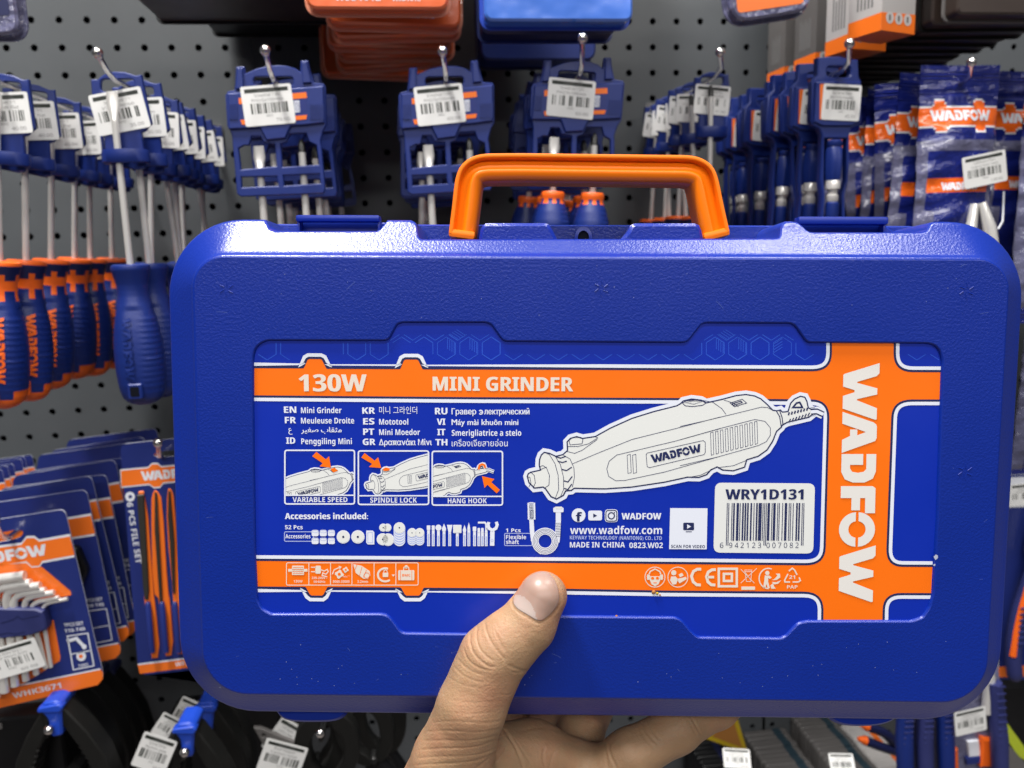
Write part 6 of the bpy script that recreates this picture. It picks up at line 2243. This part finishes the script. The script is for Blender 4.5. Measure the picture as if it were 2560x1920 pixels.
for L, dep, sg in CRE:
    bx = np.array(L)
    sel = np.where(facing & (PX[:, 0] > bx[:, 0].min() - 15) & (PX[:, 0] < bx[:, 0].max() + 15) & (PX[:, 1] > bx[:, 1].min() - 15) & (PX[:, 1] < bx[:, 1].max() + 15) & (HV[:, 2] < 370))[0]
    if not len(sel):
        continue
    dm = np.full(len(sel), 1e9)
    tm = np.zeros(len(sel))
    for i in range(len(L) - 1):
        a, b = bx[i], bx[i + 1]
        t = np.clip(((PX[sel] - a) @ (b - a)) / ((b - a) @ (b - a) + 1e-9), 0, 1)
        q_ = np.linalg.norm(PX[sel] - a - t[:, None] * (b - a), axis=1)
        tm = np.where(q_ < dm, (i + t) / (len(L) - 1), tm)
        dm = np.minimum(dm, q_)
    fade = np.clip(np.minimum(tm, 1 - tm) * 6 + .25, 0, 1)
    disp[sel] -= .8 * dep * fade * (np.exp(-(dm / sg) ** 2) - .28 * np.exp(-(dm / (2.4 * sg)) ** 2))
HV2 = HV + NRM * disp[:, None]

M['skin'] = mat('skin', (0.345, 0.214, 0.122), 0.52, spec=0.32, sss=(0.2, (1.0, 0.36, 0.18), 0.0035), var=(95, 0.2), bump=[(1300, 0.30, 0.0006), (520, 0.22, 0.0008), (190, .12, .001)])
M['nail'] = mat('nail', (0.315, 0.205, 0.165), 0.36, spec=0.5, sss=(0.25, (1.0, 0.4, 0.25), 0.002), bump=[(120, 0.04, 0.0006)])
M['lunula'] = mat('nail_moon', (0.38, 0.30, 0.27), 0.4, spec=0.45, sss=(0.2, (1.0, 0.4, 0.25), 0.002))
# redder skin at the tip and over the knuckle: a mask painted from a second, broad noise
t = M['skin'].node_tree
b_ = t.nodes['Principled BSDF']
src = b_.inputs['Base Color'].links[0].from_socket
n_ = t.nodes.new('ShaderNodeTexNoise')
n_.inputs['Scale'].default_value = 38
n_.inputs['Detail'].default_value = 3
tc_ = t.nodes.new('ShaderNodeTexCoord')
t.links.new(tc_.outputs['Object'], n_.inputs['Vector'])
mx = t.nodes.new('ShaderNodeMix')
mx.data_type = 'RGBA'
mx.inputs[7].default_value = (0.40, 0.182, 0.11, 1)
rm = t.nodes.new('ShaderNodeMapRange')
rm.inputs['From Min'].default_value, rm.inputs['From Max'].default_value, rm.inputs['To Max'].default_value = .45, .72, .7
t.links.new(n_.outputs['Fac'], rm.inputs['Value'])
t.links.new(rm.outputs[0], mx.inputs[0])
t.links.new(src, mx.inputs[6])
t.links.new(mx.outputs[2], b_.inputs['Base Color'])


def camw(P_):                                  # camera millimetres to world
    p = np.asarray(P_) * .001
    R3 = np.array([list(AX), list(AY), list(AZ)])
    return p @ R3 + np.array(CAM)


hw = camw(HV2)
hroot_loc = Vector(hw.mean(0))
me = bpy.data.meshes.new('person')
me.from_pydata([tuple(p) for p in (hw - np.array(hroot_loc))], [], [tuple(int(i) for i in q_) for q_ in quads])
me.materials.append(M['skin'])
me.update()
me.polygons.foreach_set('use_smooth', [True] * len(me.polygons))
hand = bpy.data.objects.new('person', me)
COL.objects.link(hand)
hand.location = hroot_loc
tag(hand, 'bare hand holding the tool case from below, thumb pressed flat on its label', 'person')

# thumbnail: laid on the surface of the thumb inside its outline
NP = [cF(*p) for p in ((985, 172), (1020, 172), (1052, 188), (1082, 225), (1102, 285), (1102, 345), (1070, 395), (1030, 432), (1000, 452), (965, 442), (920, 412), (875, 388), (850, 360), (846, 328), (862, 290), (895, 245), (935, 200))]
NP = chaikin(NP, 2)


def march(px, py):
    dr = np.array([(px - 1280) / F, (py - 960) / F, 1.0])
    dr /= np.linalg.norm(dr)
    t_ = 255.0
    for _ in range(60):
        s = float(sdf((dr * t_)[None])[0])
        t_ += s * .9
        if abs(s) < .003:
            break
    return dr * t_


cx_, cy_ = sum(p[0] for p in NP) / len(NP), sum(p[1] for p in NP) / len(NP)
ringsN = [0.02] + [k / 24 for k in range(1, 23)] + [.94, .97, .985, 1.0]
V, nb = [], len(NP)
for s in ringsN:
    for p in NP:
        V.append(march(cx_ + (p[0] - cx_) * s, cy_ + (p[1] - cy_) * s))
V = np.array(V)
NN = grad(V)
lift = np.repeat(np.interp(ringsN, [0, .6, .85, .94, .97, .985, 1], [.42, .40, .36, .30, .24, .1, -.3]), nb)
# a nail is flatter across than the finger
V = V + NN * lift[:, None]
Fc = [(k * nb + i, k * nb + (i + 1) % nb, (k + 1) * nb + (i + 1) % nb, (k + 1) * nb + i) for k in range(len(ringsN) - 1) for i in range(nb)] + [tuple(range(nb))[::-1]]
moon = [cF(*p) for p in ((840, 330), (860, 300), (905, 312), (945, 350), (968, 400), (978, 445), (950, 450), (880, 400), (845, 365))]
pxN = np.stack([V[:, 0] / V[:, 2] * F + 1280, V[:, 1] / V[:, 2] * F + 960], 1)
me = bpy.data.meshes.new('thumbnail')
me.from_pydata([tuple(p) for p in (camw(V) - np.array(hroot_loc))], [], Fc)
me.materials.append(M['nail'])
me.materials.append(M['lunula'])
me.update()
for p in me.polygons:
    p.use_smooth = True
    c_ = pxN[list(p.vertices)].mean(0)
    p.material_index = 1 if inside(c_, moon) else 0
nail = bpy.data.objects.new('thumbnail', me)
COL.objects.link(nail)
nail.parent = hand
